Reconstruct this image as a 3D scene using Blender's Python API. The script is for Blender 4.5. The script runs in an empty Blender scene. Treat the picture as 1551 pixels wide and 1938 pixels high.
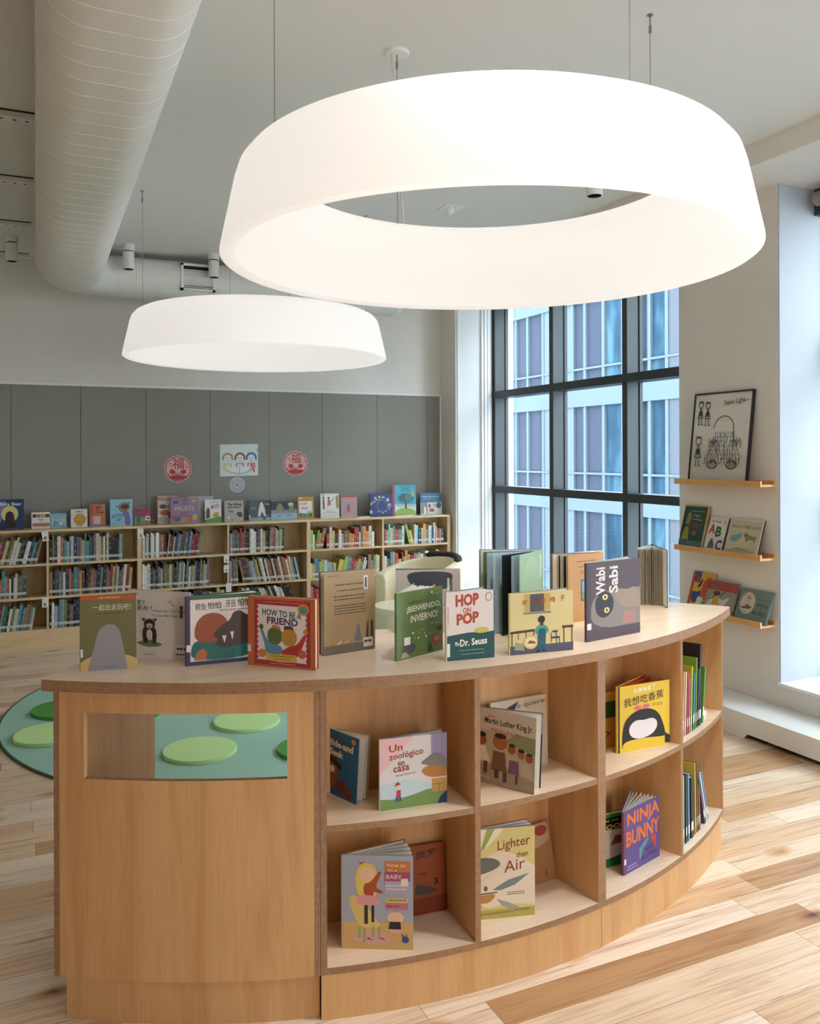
import bpy, bmesh, math, random
from mathutils import Vector, Matrix

R_ = math.radians
scn = bpy.context.scene
COL = scn.collection

# ------------------------------------------------------------------ camera
FPX, YAW, V0, ROLL, CAMH = 1599.2, R_(24.897), 861.46, 0.0037, 1.7
SY, CY = math.sin(YAW), math.cos(YAW)
cam_d = bpy.data.cameras.new('camera')
cam = bpy.data.objects.new('camera', cam_d)
COL.objects.link(cam)
cam_d.sensor_fit = 'HORIZONTAL'
cam_d.sensor_width = 36.0
cam_d.lens = FPX / 1551.0 * 36.0
cam_d.shift_y = (V0 - 969.0) / 1551.0
cam_d.clip_start = 0.05
cam_d.clip_end = 200
_F, _R, _U = Vector((SY, CY, 0)), Vector((CY, -SY, 0)), Vector((0, 0, 1))
_r = _R * math.cos(ROLL) - _U * math.sin(ROLL)
_u = _U * math.cos(ROLL) + _R * math.sin(ROLL)
_m = Matrix((_r, _u, -_F)).transposed().to_4x4()
_m.translation = (0, 0, CAMH)
cam.matrix_world = _m
scn.camera = cam

# ------------------------------------------------------------------ colour management, world, daylight
scn.view_settings.view_transform = 'Standard'
scn.view_settings.look = 'None'
scn.view_settings.gamma = 1.0
scn.view_settings.use_curve_mapping = False
scn.view_settings.exposure = EXPOSURE = 1.4
scn.cycles.max_bounces = 10
scn.cycles.diffuse_bounces = 6
scn.cycles.glossy_bounces = 4
scn.cycles.transmission_bounces = 6
scn.cycles.transparent_max_bounces = 12
scn.cycles.sample_clamp_indirect = 6.0
scn.cycles.caustics_reflective = False
scn.cycles.caustics_refractive = False

world = bpy.data.worlds.new('sky')
scn.world = world
world.use_nodes = True
_bg = world.node_tree.nodes['Background']
_bg.inputs['Color'].default_value = (0.98, 0.99, 1.0, 1)
_bg.inputs['Strength'].default_value = SKY = 4.6


# ------------------------------------------------------------------ helpers


def srgb(c):
    if isinstance(c, str):
        c = c.lstrip('#')
        c = tuple(int(c[i:i + 2], 16) / 255 for i in (0, 2, 4))
    return tuple((x / 12.92 if x <= 0.04045 else ((x + 0.055) / 1.055) ** 2.4) for x in c[:3])


def ray(u, v):
    x, y = u - 775.5, v - V0
    c, s = math.cos(ROLL), math.sin(ROLL)
    lat, up = (x * c - y * s) / FPX, -(x * s + y * c) / FPX
    return Vector((SY + CY * lat, CY - SY * lat, up))


CAMP = Vector((0, 0, CAMH))


def atz(u, v, z):
    r = ray(u, v)
    return CAMP + r * ((z - CAMH) / r.z)


def aty(u, v, y):
    r = ray(u, v)
    return CAMP + r * (y / r.y)


def atx(u, v, x):
    r = ray(u, v)
    return CAMP + r * (x / r.x)


def zabove(p, v):
    """height at which the vertical line through p crosses the sight line of row v"""
    dep = p.x * SY + p.y * CY
    lat = p.x * CY - p.y * SY
    return CAMH - (v - V0 + ROLL * FPX * lat / dep) / FPX * dep


class NT:
    def __init__(self, name):
        self.m = bpy.data.materials.new(name)
        self.m.use_nodes = True
        self.t = self.m.node_tree
        self.b = self.t.nodes['Principled BSDF']

    def n(self, typ, **kw):
        nd = self.t.nodes.new('ShaderNode' + typ)
        for k, v in kw.items():
            if k in nd.inputs:
                nd.inputs[k].default_value = v
            else:
                setattr(nd, k, v)
        return nd

    def l(self, a, b):
        self.t.links.new(a, b)

    def coords(self, scale=(1, 1, 1), kind='Object', loc=(0, 0, 0), rot=(0, 0, 0)):
        tc = self.n('TexCoord')
        mp = self.n('Mapping')
        mp.inputs['Scale'].default_value = scale
        mp.inputs['Location'].default_value = loc
        mp.inputs['Rotation'].default_value = rot
        self.l(tc.outputs[kind], mp.inputs['Vector'])
        return mp.outputs['Vector']

    def ramp(self, fac, stops):
        r = self.n('ValToRGB')
        e = r.color_ramp.elements
        while len(e) < len(stops):
            e.new(0.5)
        for i, (p, c) in enumerate(stops):
            e[i].position = p
            e[i].color = (*c, 1)
        self.l(fac, r.inputs['Fac'])
        return r.outputs['Color']

    def mix(self, fac, a, b, mode='MIX'):
        x = self.n('Mix', data_type='RGBA', blend_type=mode)
        for sock, val in ((x.inputs[0], fac), (x.inputs[6], a), (x.inputs[7], b)):
            if isinstance(val, (int, float)):
                sock.default_value = val
            elif isinstance(val, tuple):
                sock.default_value = (*val[:3], 1)
            else:
                self.l(val, sock)
        return x.outputs[2]

    def base(self, c):
        if isinstance(c, tuple):
            self.b.inputs['Base Color'].default_value = (*c[:3], 1)
        else:
            self.l(c, self.b.inputs['Base Color'])

    def bump(self, h, strength=0.2, dist=0.01):
        bp = self.n('Bump', Strength=strength, Distance=dist)
        self.l(h, bp.inputs['Height'])
        self.l(bp.outputs['Normal'], self.b.inputs['Normal'])


def plain(name, col, rough=0.5, metal=0.0, spec=0.5, noise=0.0, nscale=40):
    k = NT(name)
    c = srgb(col)
    if noise:
        nz = k.n('TexNoise', Scale=nscale, Detail=3.0)
        k.l(k.coords(), nz.inputs['Vector'])
        k.base(k.ramp(nz.outputs['Fac'], [(0.3, tuple(x * (1 - noise) for x in c)), (0.7, tuple(min(1, x * (1 + noise)) for x in c))]))
    else:
        k.base(c)
    k.b.inputs['Roughness'].default_value = rough
    k.b.inputs['Metallic'].default_value = metal
    k.b.inputs['Specular IOR Level'].default_value = spec
    return k.m


def wood(name, light, dark, axis='z', rough=0.38, fig=1.0, spec=0.4):
    k = NT(name)
    lo, hi = 0.5, 5.0
    sc = {'x': (lo, hi, hi), 'y': (hi, lo, hi), 'z': (hi, hi, lo)}[axis]
    n1 = k.n('TexNoise', Scale=2.2 * fig, Detail=5.0, Roughness=0.55, Distortion=0.9)
    k.l(k.coords(sc), n1.inputs['Vector'])
    sc2 = tuple(s * 14 if s > 1 else s * 5 for s in sc)
    n2 = k.n('TexNoise', Scale=3.0, Detail=2.0)
    k.l(k.coords(sc2), n2.inputs['Vector'])
    c = k.ramp(n1.outputs['Fac'], [(0.25, srgb(dark)), (0.5, srgb(light)), (0.75, tuple(min(1, x * 1.06) for x in srgb(light)))])
    f = k.ramp(n2.outputs['Fac'], [(0.3, (0.86, 0.84, 0.8)), (0.65, (1, 1, 1))])
    c = k.mix(0.6, c, f, 'MULTIPLY')
    # small dark flecks and mineral streaks of the veneer
    n3 = k.n('TexNoise', Scale=1.3, Detail=3.0, Distortion=1.5)
    sc3 = tuple(s * 3 if s > 1 else s * 2.2 for s in sc)
    k.l(k.coords(sc3, loc=(3.1, 1.7, 0.4)), n3.inputs['Vector'])
    fl = k.ramp(n3.outputs['Fac'], [(0.72, (1, 1, 1)), (0.82, (0.66, 0.52, 0.38))])
    c = k.mix(0.55, c, fl, 'MULTIPLY')
    k.base(c)
    k.b.inputs['Roughness'].default_value = rough
    k.b.inputs['Specular IOR Level'].default_value = spec
    return k.m


def plyedge(name, axis, pale, dark, scale=300):
    k = NT(name)
    sep = k.n('SeparateXYZ')
    tc = k.n('TexCoord')
    k.l(tc.outputs['Object'], sep.inputs['Vector'])
    w = k.n('Math', operation='MULTIPLY')
    w.inputs[1].default_value = scale * 6.28 / 1.35
    k.l(sep.outputs[{'x': 0, 'y': 1, 'z': 2}[axis]], w.inputs[0])
    s = k.n('Math', operation='SINE')
    k.l(w.outputs[0], s.inputs[0])
    m = k.n('MapRange')
    m.inputs['From Min'].default_value = -1
    k.l(s.outputs[0], m.inputs['Value'])
    nz = k.n('TexNoise', Scale=60.0, Detail=2.0)
    k.l(tc.outputs['Object'], nz.inputs['Vector'])
    c = k.ramp(m.outputs[0], [(0.2, srgb(dark)), (0.6, srgb(pale))])
    f = k.ramp(nz.outputs['Fac'], [(0.35, (0.75, 0.72, 0.7)), (0.6, (1, 1, 1))])
    k.base(k.mix(0.7, c, f, 'MULTIPLY'))
    k.b.inputs['Roughness'].default_value = 0.55
    return k.m


class MB:
    """collects shapes and links them as one mesh object"""

    def __init__(self):
        self.v, self.f, self.mi, self.fc = [], [], [], []

    def add(self, vs, fs, mi=0, col=None):
        o = len(self.v)
        self.v += [tuple(p) for p in vs]
        for i, f in enumerate(fs):
            self.f.append(tuple(o + k for k in f))
            self.mi.append(mi[i] if isinstance(mi, (list, tuple)) else mi)
            self.fc.append(col[i] if isinstance(col, list) else col)

    def box(self, a, b, mi=0, col=None):
        (x0, y0, z0), (x1, y1, z1) = a, b
        self.add([(x0, y0, z0), (x1, y0, z0), (x1, y1, z0), (x0, y1, z0), (x0, y0, z1), (x1, y0, z1), (x1, y1, z1), (x0, y1, z1)],
                 [(0, 3, 2, 1), (4, 5, 6, 7), (0, 1, 5, 4), (1, 2, 6, 5), (2, 3, 7, 6), (3, 0, 4, 7)], mi, col)

    def hexa(self, p, mi=0, col=None):
        """8 corner points: bottom ring then top ring"""
        self.add(p, [(0, 3, 2, 1), (4, 5, 6, 7), (0, 1, 5, 4), (1, 2, 6, 5), (2, 3, 7, 6), (3, 0, 4, 7)], mi, col)

    def slab(self, bl, br, h, n, t, mi=0, col=None):
        """upright plate: bottom-left, bottom-right, up vector h, thickness t against normal n"""
        bl, br, h, n = Vector(bl), Vector(br), Vector(h), Vector(n).normalized() * t
        self.hexa([bl, br, br - n, bl - n, bl + h, br + h, br + h - n, bl + h - n], mi, col)

    def prism(self, pts, d, mi=0, col=None):
        """polygon pts (3D list) extruded by vector d"""
        n = len(pts)
        d = Vector(d)
        vs = [Vector(p) for p in pts] + [Vector(p) + d for p in pts]
        fs = [tuple(range(n))[::-1], tuple(range(n, 2 * n))] + [(i, (i + 1) % n, n + (i + 1) % n, n + i) for i in range(n)]
        self.add(vs, fs, mi, col)

    def cyl(self, c, r, h, n=24, axis='z', r2=None, mi=0, col=None):
        r2 = r if r2 is None else r2
        c = Vector(c)
        ax = {'x': (Vector((0, 1, 0)), Vector((0, 0, 1)), Vector((1, 0, 0))), 'y': (Vector((0, 0, 1)), Vector((1, 0, 0)), Vector((0, 1, 0))), 'z': (Vector((1, 0, 0)), Vector((0, 1, 0)), Vector((0, 0, 1)))}[axis]
        vs = []
        for k, (rr, t) in enumerate(((r, 0), (r2, h))):
            for i in range(n):
                a = 2 * math.pi * i / n
                vs.append(c + ax[0] * (rr * math.cos(a)) + ax[1] * (rr * math.sin(a)) + ax[2] * t)
        fs = [tuple(range(n))[::-1], tuple(range(n, 2 * n))] + [(i, (i + 1) % n, n + (i + 1) % n, n + i) for i in range(n)]
        self.add(vs, fs, mi, col)

    def lathe(self, prof, c=(0, 0, 0), n=64, closed=True, mi=0, col=None):
        """prof: list of (r, z); closed profile loops back"""
        m = len(prof)
        vs = []
        for i in range(n):
            a = 2 * math.pi * i / n
            for r, z in prof:
                vs.append((c[0] + r * math.cos(a), c[1] + r * math.sin(a), c[2] + z))
        fs = []
        for i in range(n):
            j = (i + 1) % n
            for k in range(m if closed else m - 1):
                k2 = (k + 1) % m
                fs.append((i * m + k, j * m + k, j * m + k2, i * m + k2))
        self.add(vs, fs, mi, col)

    def tube(self, pts, r, n=8, mi=0, col=None, cap=True):
        pts = [Vector(p) for p in pts]
        vs, fs = [], []
        up = Vector((0, 0, 1))
        for i, p in enumerate(pts):
            t = (pts[min(i + 1, len(pts) - 1)] - pts[max(i - 1, 0)]).normalized()
            a = t.cross(up)
            if a.length < 1e-4:
                a = t.cross(Vector((1, 0, 0)))
            a.normalize()
            b = t.cross(a)
            rr = r[i] if isinstance(r, (list, tuple)) else r
            for k in range(n):
                g = 2 * math.pi * k / n
                vs.append(p + a * (rr * math.cos(g)) + b * (rr * math.sin(g)))
        for i in range(len(pts) - 1):
            for k in range(n):
                k2 = (k + 1) % n
                fs.append((i * n + k, i * n + k2, (i + 1) * n + k2, (i + 1) * n + k))
        if cap:
            fs += [tuple(range(n))[::-1], tuple(range((len(pts) - 1) * n, len(pts) * n))]
        self.add(vs, fs, mi, col)

    def arc(self, C, r0, r1, a0, a1, z0, z1, n=24, mt=0, mo=0, me=0, col=None):
        """annular slab about C; angles in degrees from -Y; mt top/bottom, mo inner/outer, me ends"""
        vs = []
        for i in range(n + 1):
            a = R_(a0 + (a1 - a0) * i / n)
            s, c = math.sin(a), -math.cos(a)
            for r, z in ((r0, z0), (r1, z0), (r1, z1), (r0, z1)):
                vs.append((C[0] + r * s, C[1] + r * c, z))
        fs, mi = [], []
        for i in range(n):
            p, q = i * 4, i * 4 + 4
            fs += [(p, p + 1, q + 1, q), (p + 1, p + 2, q + 2, q + 1), (p + 2, p + 3, q + 3, q + 2), (p + 3, p, q, q + 3)]
            mi += [mt, mo, mt, mo]
        fs += [(0, 3, 2, 1), (n * 4, n * 4 + 1, n * 4 + 2, n * 4 + 3)]
        mi += [me, me]
        self.add(vs, fs, mi, col)

    def build(self, name, mats, parent=None, loc=None, smooth=None, bevel=0, normals=True):
        me = bpy.data.meshes.new(name)
        org = Vector(loc) if loc is not None else Vector((0, 0, 0))
        if parent is not None:
            org = parent_org(parent)
        me.from_pydata([tuple(Vector(p) - org) for p in self.v], [], self.f)
        if not isinstance(mats, (list, tuple)):
            mats = [mats]
        for m in mats:
            me.materials.append(m)
        me.polygons.foreach_set('material_index', self.mi)
        if any(c is not None for c in self.fc):
            at = me.color_attributes.new('Col', 'FLOAT_COLOR', 'CORNER')
            arr = []
            for p, c in zip(me.polygons, self.fc):
                c = c if c is not None else (0.8, 0.8, 0.8)
                arr += [c[0], c[1], c[2], 1.0] * p.loop_total
            at.data.foreach_set('color', arr)
        if normals:
            bm = bmesh.new()
            bm.from_mesh(me)
            bmesh.ops.recalc_face_normals(bm, faces=bm.faces)
            bm.to_mesh(me)
            bm.free()
        if smooth is not None:
            me.polygons.foreach_set('use_smooth', [True] * len(me.polygons))
            me.set_sharp_from_angle(angle=R_(smooth))
        me.update()
        o = bpy.data.objects.new(name, me)
        COL.objects.link(o)
        if parent is not None:
            o.parent = parent
        else:
            o.location = org
        if bevel:
            bv = o.modifiers.new('bevel', 'BEVEL')
            bv.width = bevel
            bv.segments = 2
            bv.limit_method = 'ANGLE'
            bv.angle_limit = R_(40)
        return o


def parent_org(o):
    p = Vector((0, 0, 0))
    while o is not None:
        p += o.location
        o = o.parent
    return p


def tag(o, label=None, cat=None, group=None, kind=None):
    if label:
        o['label'] = label
    if cat:
        o['category'] = cat
    if group:
        o['group'] = group
    if kind:
        o['kind'] = kind
    return o


def thing(name, loc, label, cat, group=None):
    o = bpy.data.objects.new(name, None)
    COL.objects.link(o)
    o.location = loc
    o.empty_display_size = 0.05
    return tag(o, label, cat, group)


def struct(o):
    o['kind'] = 'structure'
    return o

# ------------------------------------------------------------------ materials


M_WALL = plain('wall_paint', '#e0dad3', 0.65, noise=0.015, nscale=8)
M_CEIL = plain('ceiling_paint', '#dededa', 0.75)
M_WHITE = plain('white_enamel', '#e6e6e2', 0.42)
M_DUCT = plain('duct_paint', '#e4e2dc', 0.5)
M_REVEAL = plain('darkened_reveal_paint', '#b4bbc4', 0.5)
M_JAMB = plain('jamb_paint', '#eef0f2', 0.5)
M_STEEL = plain('brushed_steel', '#9a9690', 0.35, 0.9)
M_DARK = plain('black_opening', '#141414', 0.8)
M_FRAME = plain('dark_bronze_aluminium', '#3a4043', 0.42, 0.2)
M_CORD = plain('cord_sheath', '#d0cbc4', 0.5)

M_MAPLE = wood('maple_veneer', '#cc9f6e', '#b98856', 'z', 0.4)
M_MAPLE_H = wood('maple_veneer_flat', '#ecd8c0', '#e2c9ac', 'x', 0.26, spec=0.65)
M_EDGE_Z = plyedge('plywood_edge_layers', 'z', '#a98260', '#79563a')
M_EDGE_Y = plyedge('plywood_edge_upright', 'y', '#a98260', '#79563a')
M_BIRCH = wood('birch_shelving', '#d3b68c', '#bf9c70', 'z', 0.45)
M_BIRCH_H = wood('birch_shelving_flat', '#d8bd94', '#c6a67c', 'x', 0.42)
M_OAK = wood('ledge_beech', '#d9a468', '#b97c40', 'y', 0.45, fig=1.6)


def mat_panel():
    k = NT('grey_tack_fabric')
    n = k.n('TexNoise', Scale=1.0, Detail=2.0)
    k.l(k.coords((900, 900, 60)), n.inputs['Vector'])
    n2 = k.n('TexNoise', Scale=1.0, Detail=2.0)
    k.l(k.coords((60, 60, 900)), n2.inputs['Vector'])
    a = k.mix(0.5, n.outputs['Color'], n2.outputs['Color'])
    bw = k.n('RGBToBW')
    k.l(a, bw.inputs[0])
    k.base(k.ramp(bw.outputs[0], [(0.35, srgb('#84817a')), (0.65, srgb('#98958e'))]))
    k.b.inputs['Roughness'].default_value = 0.9
    k.b.inputs['Specular IOR Level'].default_value = 0.2
    return k.m


M_PANEL = mat_panel()


def mat_floor():
    k = NT('hickory_planks')
    W = 0.127
    tc = k.n('TexCoord')
    sep = k.n('SeparateXYZ')
    k.l(tc.outputs['Object'], sep.inputs['Vector'])

    def math_(op, a, b=None):
        m = k.n('Math', operation=op)
        for i, x in enumerate((a, b)):
            if x is None:
                continue
            if isinstance(x, (int, float)):
                m.inputs[i].default_value = x
            else:
                k.l(x, m.inputs[i])
        return m.outputs[0]
    yr = math_('DIVIDE', sep.outputs[1], W)
    row = math_('FLOOR', yr)
    fy = math_('FRACT', yr)
    wn = k.n('TexWhiteNoise', noise_dimensions='1D')
    k.l(row, wn.inputs['W'])
    xo = math_('ADD', math_('DIVIDE', sep.outputs[0], 1.35), math_('MULTIPLY', wn.outputs['Value'], 7.3))
    brd = math_('FLOOR', xo)
    fx = math_('FRACT', xo)
    cmb = k.n('CombineXYZ')
    k.l(row, cmb.inputs[0])
    k.l(brd, cmb.inputs[1])
    wn2 = k.n('TexWhiteNoise', noise_dimensions='2D')
    k.l(cmb.outputs[0], wn2.inputs['Vector'])
    # board tone
    tone = k.ramp(wn2.outputs['Value'], [(0.0, srgb('#f2e4d4')), (0.5, srgb('#ecd8c0')), (0.84, srgb('#e4c9aa')), (0.95, srgb('#d3b08a')), (1.0, srgb('#bc946c'))])
    # grain, shifted for every board
    off = k.n('VectorMath', operation='SCALE')
    k.l(wn2.outputs['Color'], off.inputs[0])
    off.inputs['Scale'].default_value = 37.0
    av = k.n('VectorMath', operation='ADD')
    k.l(tc.outputs['Object'], av.inputs[0])
    k.l(off.outputs[0], av.inputs[1])
    mp = k.n('Mapping')
    mp.inputs['Scale'].default_value = (0.8, 15.0, 1)
    k.l(av.outputs[0], mp.inputs['Vector'])
    n1 = k.n('TexNoise', Scale=2.0, Detail=8.0, Roughness=0.62, Distortion=1.1)
    k.l(mp.outputs[0], n1.inputs['Vector'])
    g = k.ramp(n1.outputs['Fac'], [(0.28, srgb('#ac8a6a')), (0.42, srgb('#e8d4c0')), (0.52, srgb('#fff8f0'))])
    c = k.mix(0.58, tone, g, 'MULTIPLY')
    mp2 = k.n('Mapping')
    mp2.inputs['Scale'].default_value = (3.0, 110.0, 1)
    k.l(av.outputs[0], mp2.inputs['Vector'])
    n2 = k.n('TexNoise', Scale=1.0, Detail=3.0, Roughness=0.6)
    k.l(mp2.outputs[0], n2.inputs['Vector'])
    c = k.mix(0.5, c, k.ramp(n2.outputs['Fac'], [(0.3, (0.72, 0.66, 0.58)), (0.6, (1, 1, 1))]), 'MULTIPLY')
    # dark mineral streaks
    mp3 = k.n('Mapping')
    mp3.inputs['Scale'].default_value = (1.1, 26.0, 1)
    k.l(av.outputs[0], mp3.inputs['Vector'])
    n3 = k.n('TexNoise', Scale=1.6, Detail=4.0, Roughness=0.55, Distortion=0.8)
    k.l(mp3.outputs[0], n3.inputs['Vector'])
    c = k.mix(0.75, c, k.ramp(n3.outputs['Fac'], [(0.62, (1, 1, 1)), (0.72, srgb('#8a6244'))]), 'MULTIPLY')
    # knots
    mp4 = k.n('Mapping')
    mp4.inputs['Scale'].default_value = (1.5, 3.0, 1)
    k.l(tc.outputs['Object'], mp4.inputs['Vector'])
    nd = k.n('TexNoise', Scale=9.0, Detail=2.0)
    k.l(tc.outputs['Object'], nd.inputs['Vector'])
    dv = k.n('VectorMath', operation='SCALE')
    k.l(nd.outputs['Color'], dv.inputs[0])
    dv.inputs['Scale'].default_value = 0.10
    ad = k.n('VectorMath', operation='ADD')
    k.l(mp4.outputs[0], ad.inputs[0])
    k.l(dv.outputs[0], ad.inputs[1])
    vo = k.n('TexVoronoi', Scale=1.7)
    k.l(ad.outputs[0], vo.inputs['Vector'])
    kn = k.ramp(vo.outputs['Distance'], [(0.0, srgb('#3e2414')), (0.045, srgb('#6a4128')), (0.075, srgb('#c0936a')), (0.13, srgb('#e6c8a8')), (0.24, (1, 1, 1))])
    sepc = k.n('SeparateColor')
    k.l(vo.outputs['Color'], sepc.inputs[0])
    gate = math_('GREATER_THAN', sepc.outputs[0], 0.30)
    c = k.mix(gate, c, k.mix(0.9, c, kn, 'MULTIPLY'))
    # joints
    ey = math_('MINIMUM', fy, math_('SUBTRACT', 1.0, fy))
    ex = math_('MINIMUM', fx, math_('SUBTRACT', 1.0, fx))
    jy = math_('LESS_THAN', ey, 0.009)
    jx = math_('LESS_THAN', ex, 0.0010)
    j = math_('MAXIMUM', jy, jx)
    c = k.mix(math_('MULTIPLY', j, 0.65), c, srgb('#5d4028'))
    k.base(c)
    k.b.inputs['Roughness'].default_value = 0.36
    k.b.inputs['Specular IOR Level'].default_value = 0.45
    k.bump(n1.outputs['Fac'], 0.05, 0.004)
    return k.m


M_FLOOR = mat_floor()


def mat_glass():
    k = NT('window_glass')
    tr = k.n('BsdfTransparent')
    tr.inputs['Color'].default_value = (0.86, 0.93, 0.97, 1)
    gl = k.n('BsdfGlossy', Roughness=0.02)
    fr = k.n('Fresnel', IOR=1.5)
    mx = k.n('MixShader')
    ge = k.n('NewGeometry')
    fm = k.n('Math', operation='SUBTRACT')
    fm.inputs[0].default_value = 1.0
    k.l(ge.outputs['Backfacing'], fm.inputs[1])
    f2 = k.n('Math', operation='MULTIPLY')
    k.l(fr.outputs[0], f2.inputs[0])
    k.l(fm.outputs[0], f2.inputs[1])
    k.l(f2.outputs[0], mx.inputs[0])
    k.l(tr.outputs[0], mx.inputs[1])
    k.l(gl.outputs[0], mx.inputs[2])
    k.l(mx.outputs[0], k.t.nodes['Material Output'].inputs['Surface'])
    return k.m


M_GLASS = mat_glass()


def mat_shade(name, emit):
    k = NT(name)
    df = k.n('BsdfDiffuse')
    df.inputs['Color'].default_value = (0.80, 0.78, 0.76, 1)
    tl = k.n('BsdfTranslucent')
    tl.inputs['Color'].default_value = (0.90, 0.88, 0.85, 1)
    mx = k.n('MixShader')
    mx.inputs[0].default_value = 0.5
    em = k.n('Emission', Strength=emit)
    em.inputs['Color'].default_value = (1, 0.965, 0.94, 1)
    ad = k.n('AddShader')
    k.l(df.outputs[0], mx.inputs[1])
    k.l(tl.outputs[0], mx.inputs[2])
    k.l(mx.outputs[0], ad.inputs[0])
    k.l(em.outputs[0], ad.inputs[1])
    k.l(ad.outputs[0], k.t.nodes['Material Output'].inputs['Surface'])
    return k.m


def mat_emit(name, col, st):
    k = NT(name)
    em = k.n('Emission', Strength=st)
    em.inputs['Color'].default_value = (*col, 1)
    k.l(em.outputs[0], k.t.nodes['Material Output'].inputs['Surface'])
    return k.m


SHADE_EMIT, DIFF_EMIT, TUBE_EMIT = 0.12, 0.12, 0.48
M_SHADE = mat_shade('opal_lamp_shade', SHADE_EMIT)
M_DIFFUSER = mat_shade('opal_lamp_diffuser', DIFF_EMIT)
M_TUBE = mat_emit('lamp_tube_glow', (1, 0.965, 0.93), TUBE_EMIT)


def mat_print(name='printed_paper', rough=0.42, spec=0.4):
    k = NT(name)
    a = k.n('VertexColor', layer_name='Col')
    k.base(a.outputs['Color'])
    k.b.inputs['Roughness'].default_value = rough
    k.b.inputs['Specular IOR Level'].default_value = spec
    return k.m


M_PRINT = mat_print()
M_PAGES = plain('page_paper', '#e9e5dc', 0.7)
M_PAGES_CREAM = plain('cream_page_paper', '#dccfb4', 0.7)

# ------------------------------------------------------------------ room shell
CEIL, SOFF = 3.494, 3.365
WX, FX, GX = 4.255, 4.679, 4.815       # pier face, window frame face, glass
BY = 8.42                              # back wall
PIER0, PIER1 = 3.77, 4.632             # pier between the two bays
JY, JX = 8.04, 4.30                    # far jamb edge of the first bay
XL, YN = -3.6, -3.4


def one(name, a, b, m):
    q = MB()
    q.box(a, b)
    return struct(q.build(name, m))


one('floor', (XL, YN, -0.12), (5.1, BY + 0.15, 0), M_FLOOR)
one('ceiling', (XL, YN, CEIL), (5.1, BY + 0.15, CEIL + 0.12), M_CEIL)
one('wall_back', (XL, BY, 0), (5.1, BY + 0.15, CEIL), M_WALL)
one('wall_left', (XL - 0.15, YN, 0), (XL, BY + 0.15, CEIL), M_WALL)
# unseen rear wall; its window is added for fill daylight
q = MB()
q.box((XL, YN - 0.15, 0), (5.1, YN, 0.5))
q.box((XL, YN - 0.15, 3.25), (5.1, YN, CEIL))
for x0, x1 in ((XL, 1.2), (2.2, 5.1)):
    q.box((x0, YN - 0.15, 0.5), (x1, YN, 3.25))
struct(q.build('wall_rear', M_WALL))
for i, (x0, x1) in enumerate(((1.2, 2.2),)):
    q = MB()
    for a, b in (((x0, 0.5), (x0 + 0.06, 3.25)), ((x1 - 0.06, 0.5), (x1, 3.25)), ((x0, 0.5), (x1, 0.56)), ((x0, 3.19), (x1, 3.25)), ((x0, 1.85), (x1, 1.91))):
        q.box((a[0], YN - 0.11, a[1]), (b[0], YN - 0.04, b[1]))
    struct(q.build('window_%d' % (3 + i), M_FRAME))  # added window, out of view, lets fill daylight in
one('trim_1', (3.86, YN, SOFF), (5.1, BY, CEIL), M_WALL)                    # dropped soffit along the windows
q = MB()
q.box((WX, PIER0, 0), (4.95, PIER1, SOFF))
struct(q.build('wall_pier', M_WALL))
q = MB()
q.prism([(JX, JY, 0), (JX, BY, 0), (4.95, BY, 0), (4.95, 7.957, 0), (FX, 7.957, 0)], (0, 0, SOFF))
struct(q.build('wall_far_jamb', M_JAMB))
q = MB()
q.box((JX - 0.02, JY + 0.012, 0), (JX + 0.0, BY, SOFF))
struct(q.build('wall_far_return', M_WALL))
one('wall_right', (WX, PIER1, 0), (4.95, 7.957, 0.272), M_WALL)
one('wall_right_near', (WX, YN, 0), (4.95, PIER0, 0.272), M_WALL)
one('wall_right_end', (WX, YN, 0.272), (4.95, -1.6, SOFF), M_WALL)
# sills
one('trim_2', (WX - 0.012, PIER1, 0.272), (FX + 0.02, 7.99, 0.29), M_JAMB)
one('trim_3', (WX - 0.012, -1.6, 0.272), (FX + 0.02, PIER0, 0.29), M_JAMB)
# bluish white lining of the near bay's far reveal, colour darkened against strong skylight
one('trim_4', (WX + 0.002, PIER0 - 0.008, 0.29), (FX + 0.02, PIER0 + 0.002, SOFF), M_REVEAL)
# blind channels up the far jamb
for i, (t, w) in enumerate(((0.70, 0.012), (0.80, 0.018), (0.90, 0.022))):
    p = Vector((JX, JY, 0)).lerp(Vector((FX, 7.957, 0)), t)
    one('trim_%d' % (5 + i), (p.x - w, p.y - 0.022, 0.29), (p.x + w, p.y + 0.01, SOFF), M_JAMB)


def glazing(n, ys, y_lo, y_hi):
    w = MB()
    w.box((FX, y_lo, 0.29), (GX + 0.03, y_hi, 0.34))
    root = struct(w.build('window_%d' % n, M_FRAME))
    for y in ys:
        q = MB()
        q.box((FX, y - 0.033, 0.34), (GX + 0.03, y + 0.033, SOFF))
        q.box((GX - 0.012, y - 0.045, 0.34), (GX + 0.012, y + 0.045, SOFF))
        q.build('mullion', M_FRAME, root)
    for za, zb in ((1.295, 1.368), (2.312, 2.385), (3.31, SOFF)):
        q = MB()
        q.box((FX - 0.004, y_lo, za), (GX + 0.03, y_hi, zb))
        q.build('transom', M_FRAME, root)
    e = [y_lo] + sorted(ys) + [y_hi]
    zz = [0.34, 1.295, 1.368, 2.312, 2.385, 3.31]
    for i in range(len(e) - 1):
        if e[i + 1] - e[i] < 0.15:
            continue
        for j in (0, 2, 4):
            q = MB()
            q.box((GX, e[i] + 0.033, zz[j]), (GX + 0.006, e[i + 1] - 0.033, zz[j + 1]))
            q.build('pane', M_GLASS, root)
    return root


glazing(1, [7.925, 6.835, 5.745, 4.67], PIER1, 7.96)
glazing(2, [3.73, 2.64, 1.55, 0.46, -0.63, -1.56], -1.6, PIER0)

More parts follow.
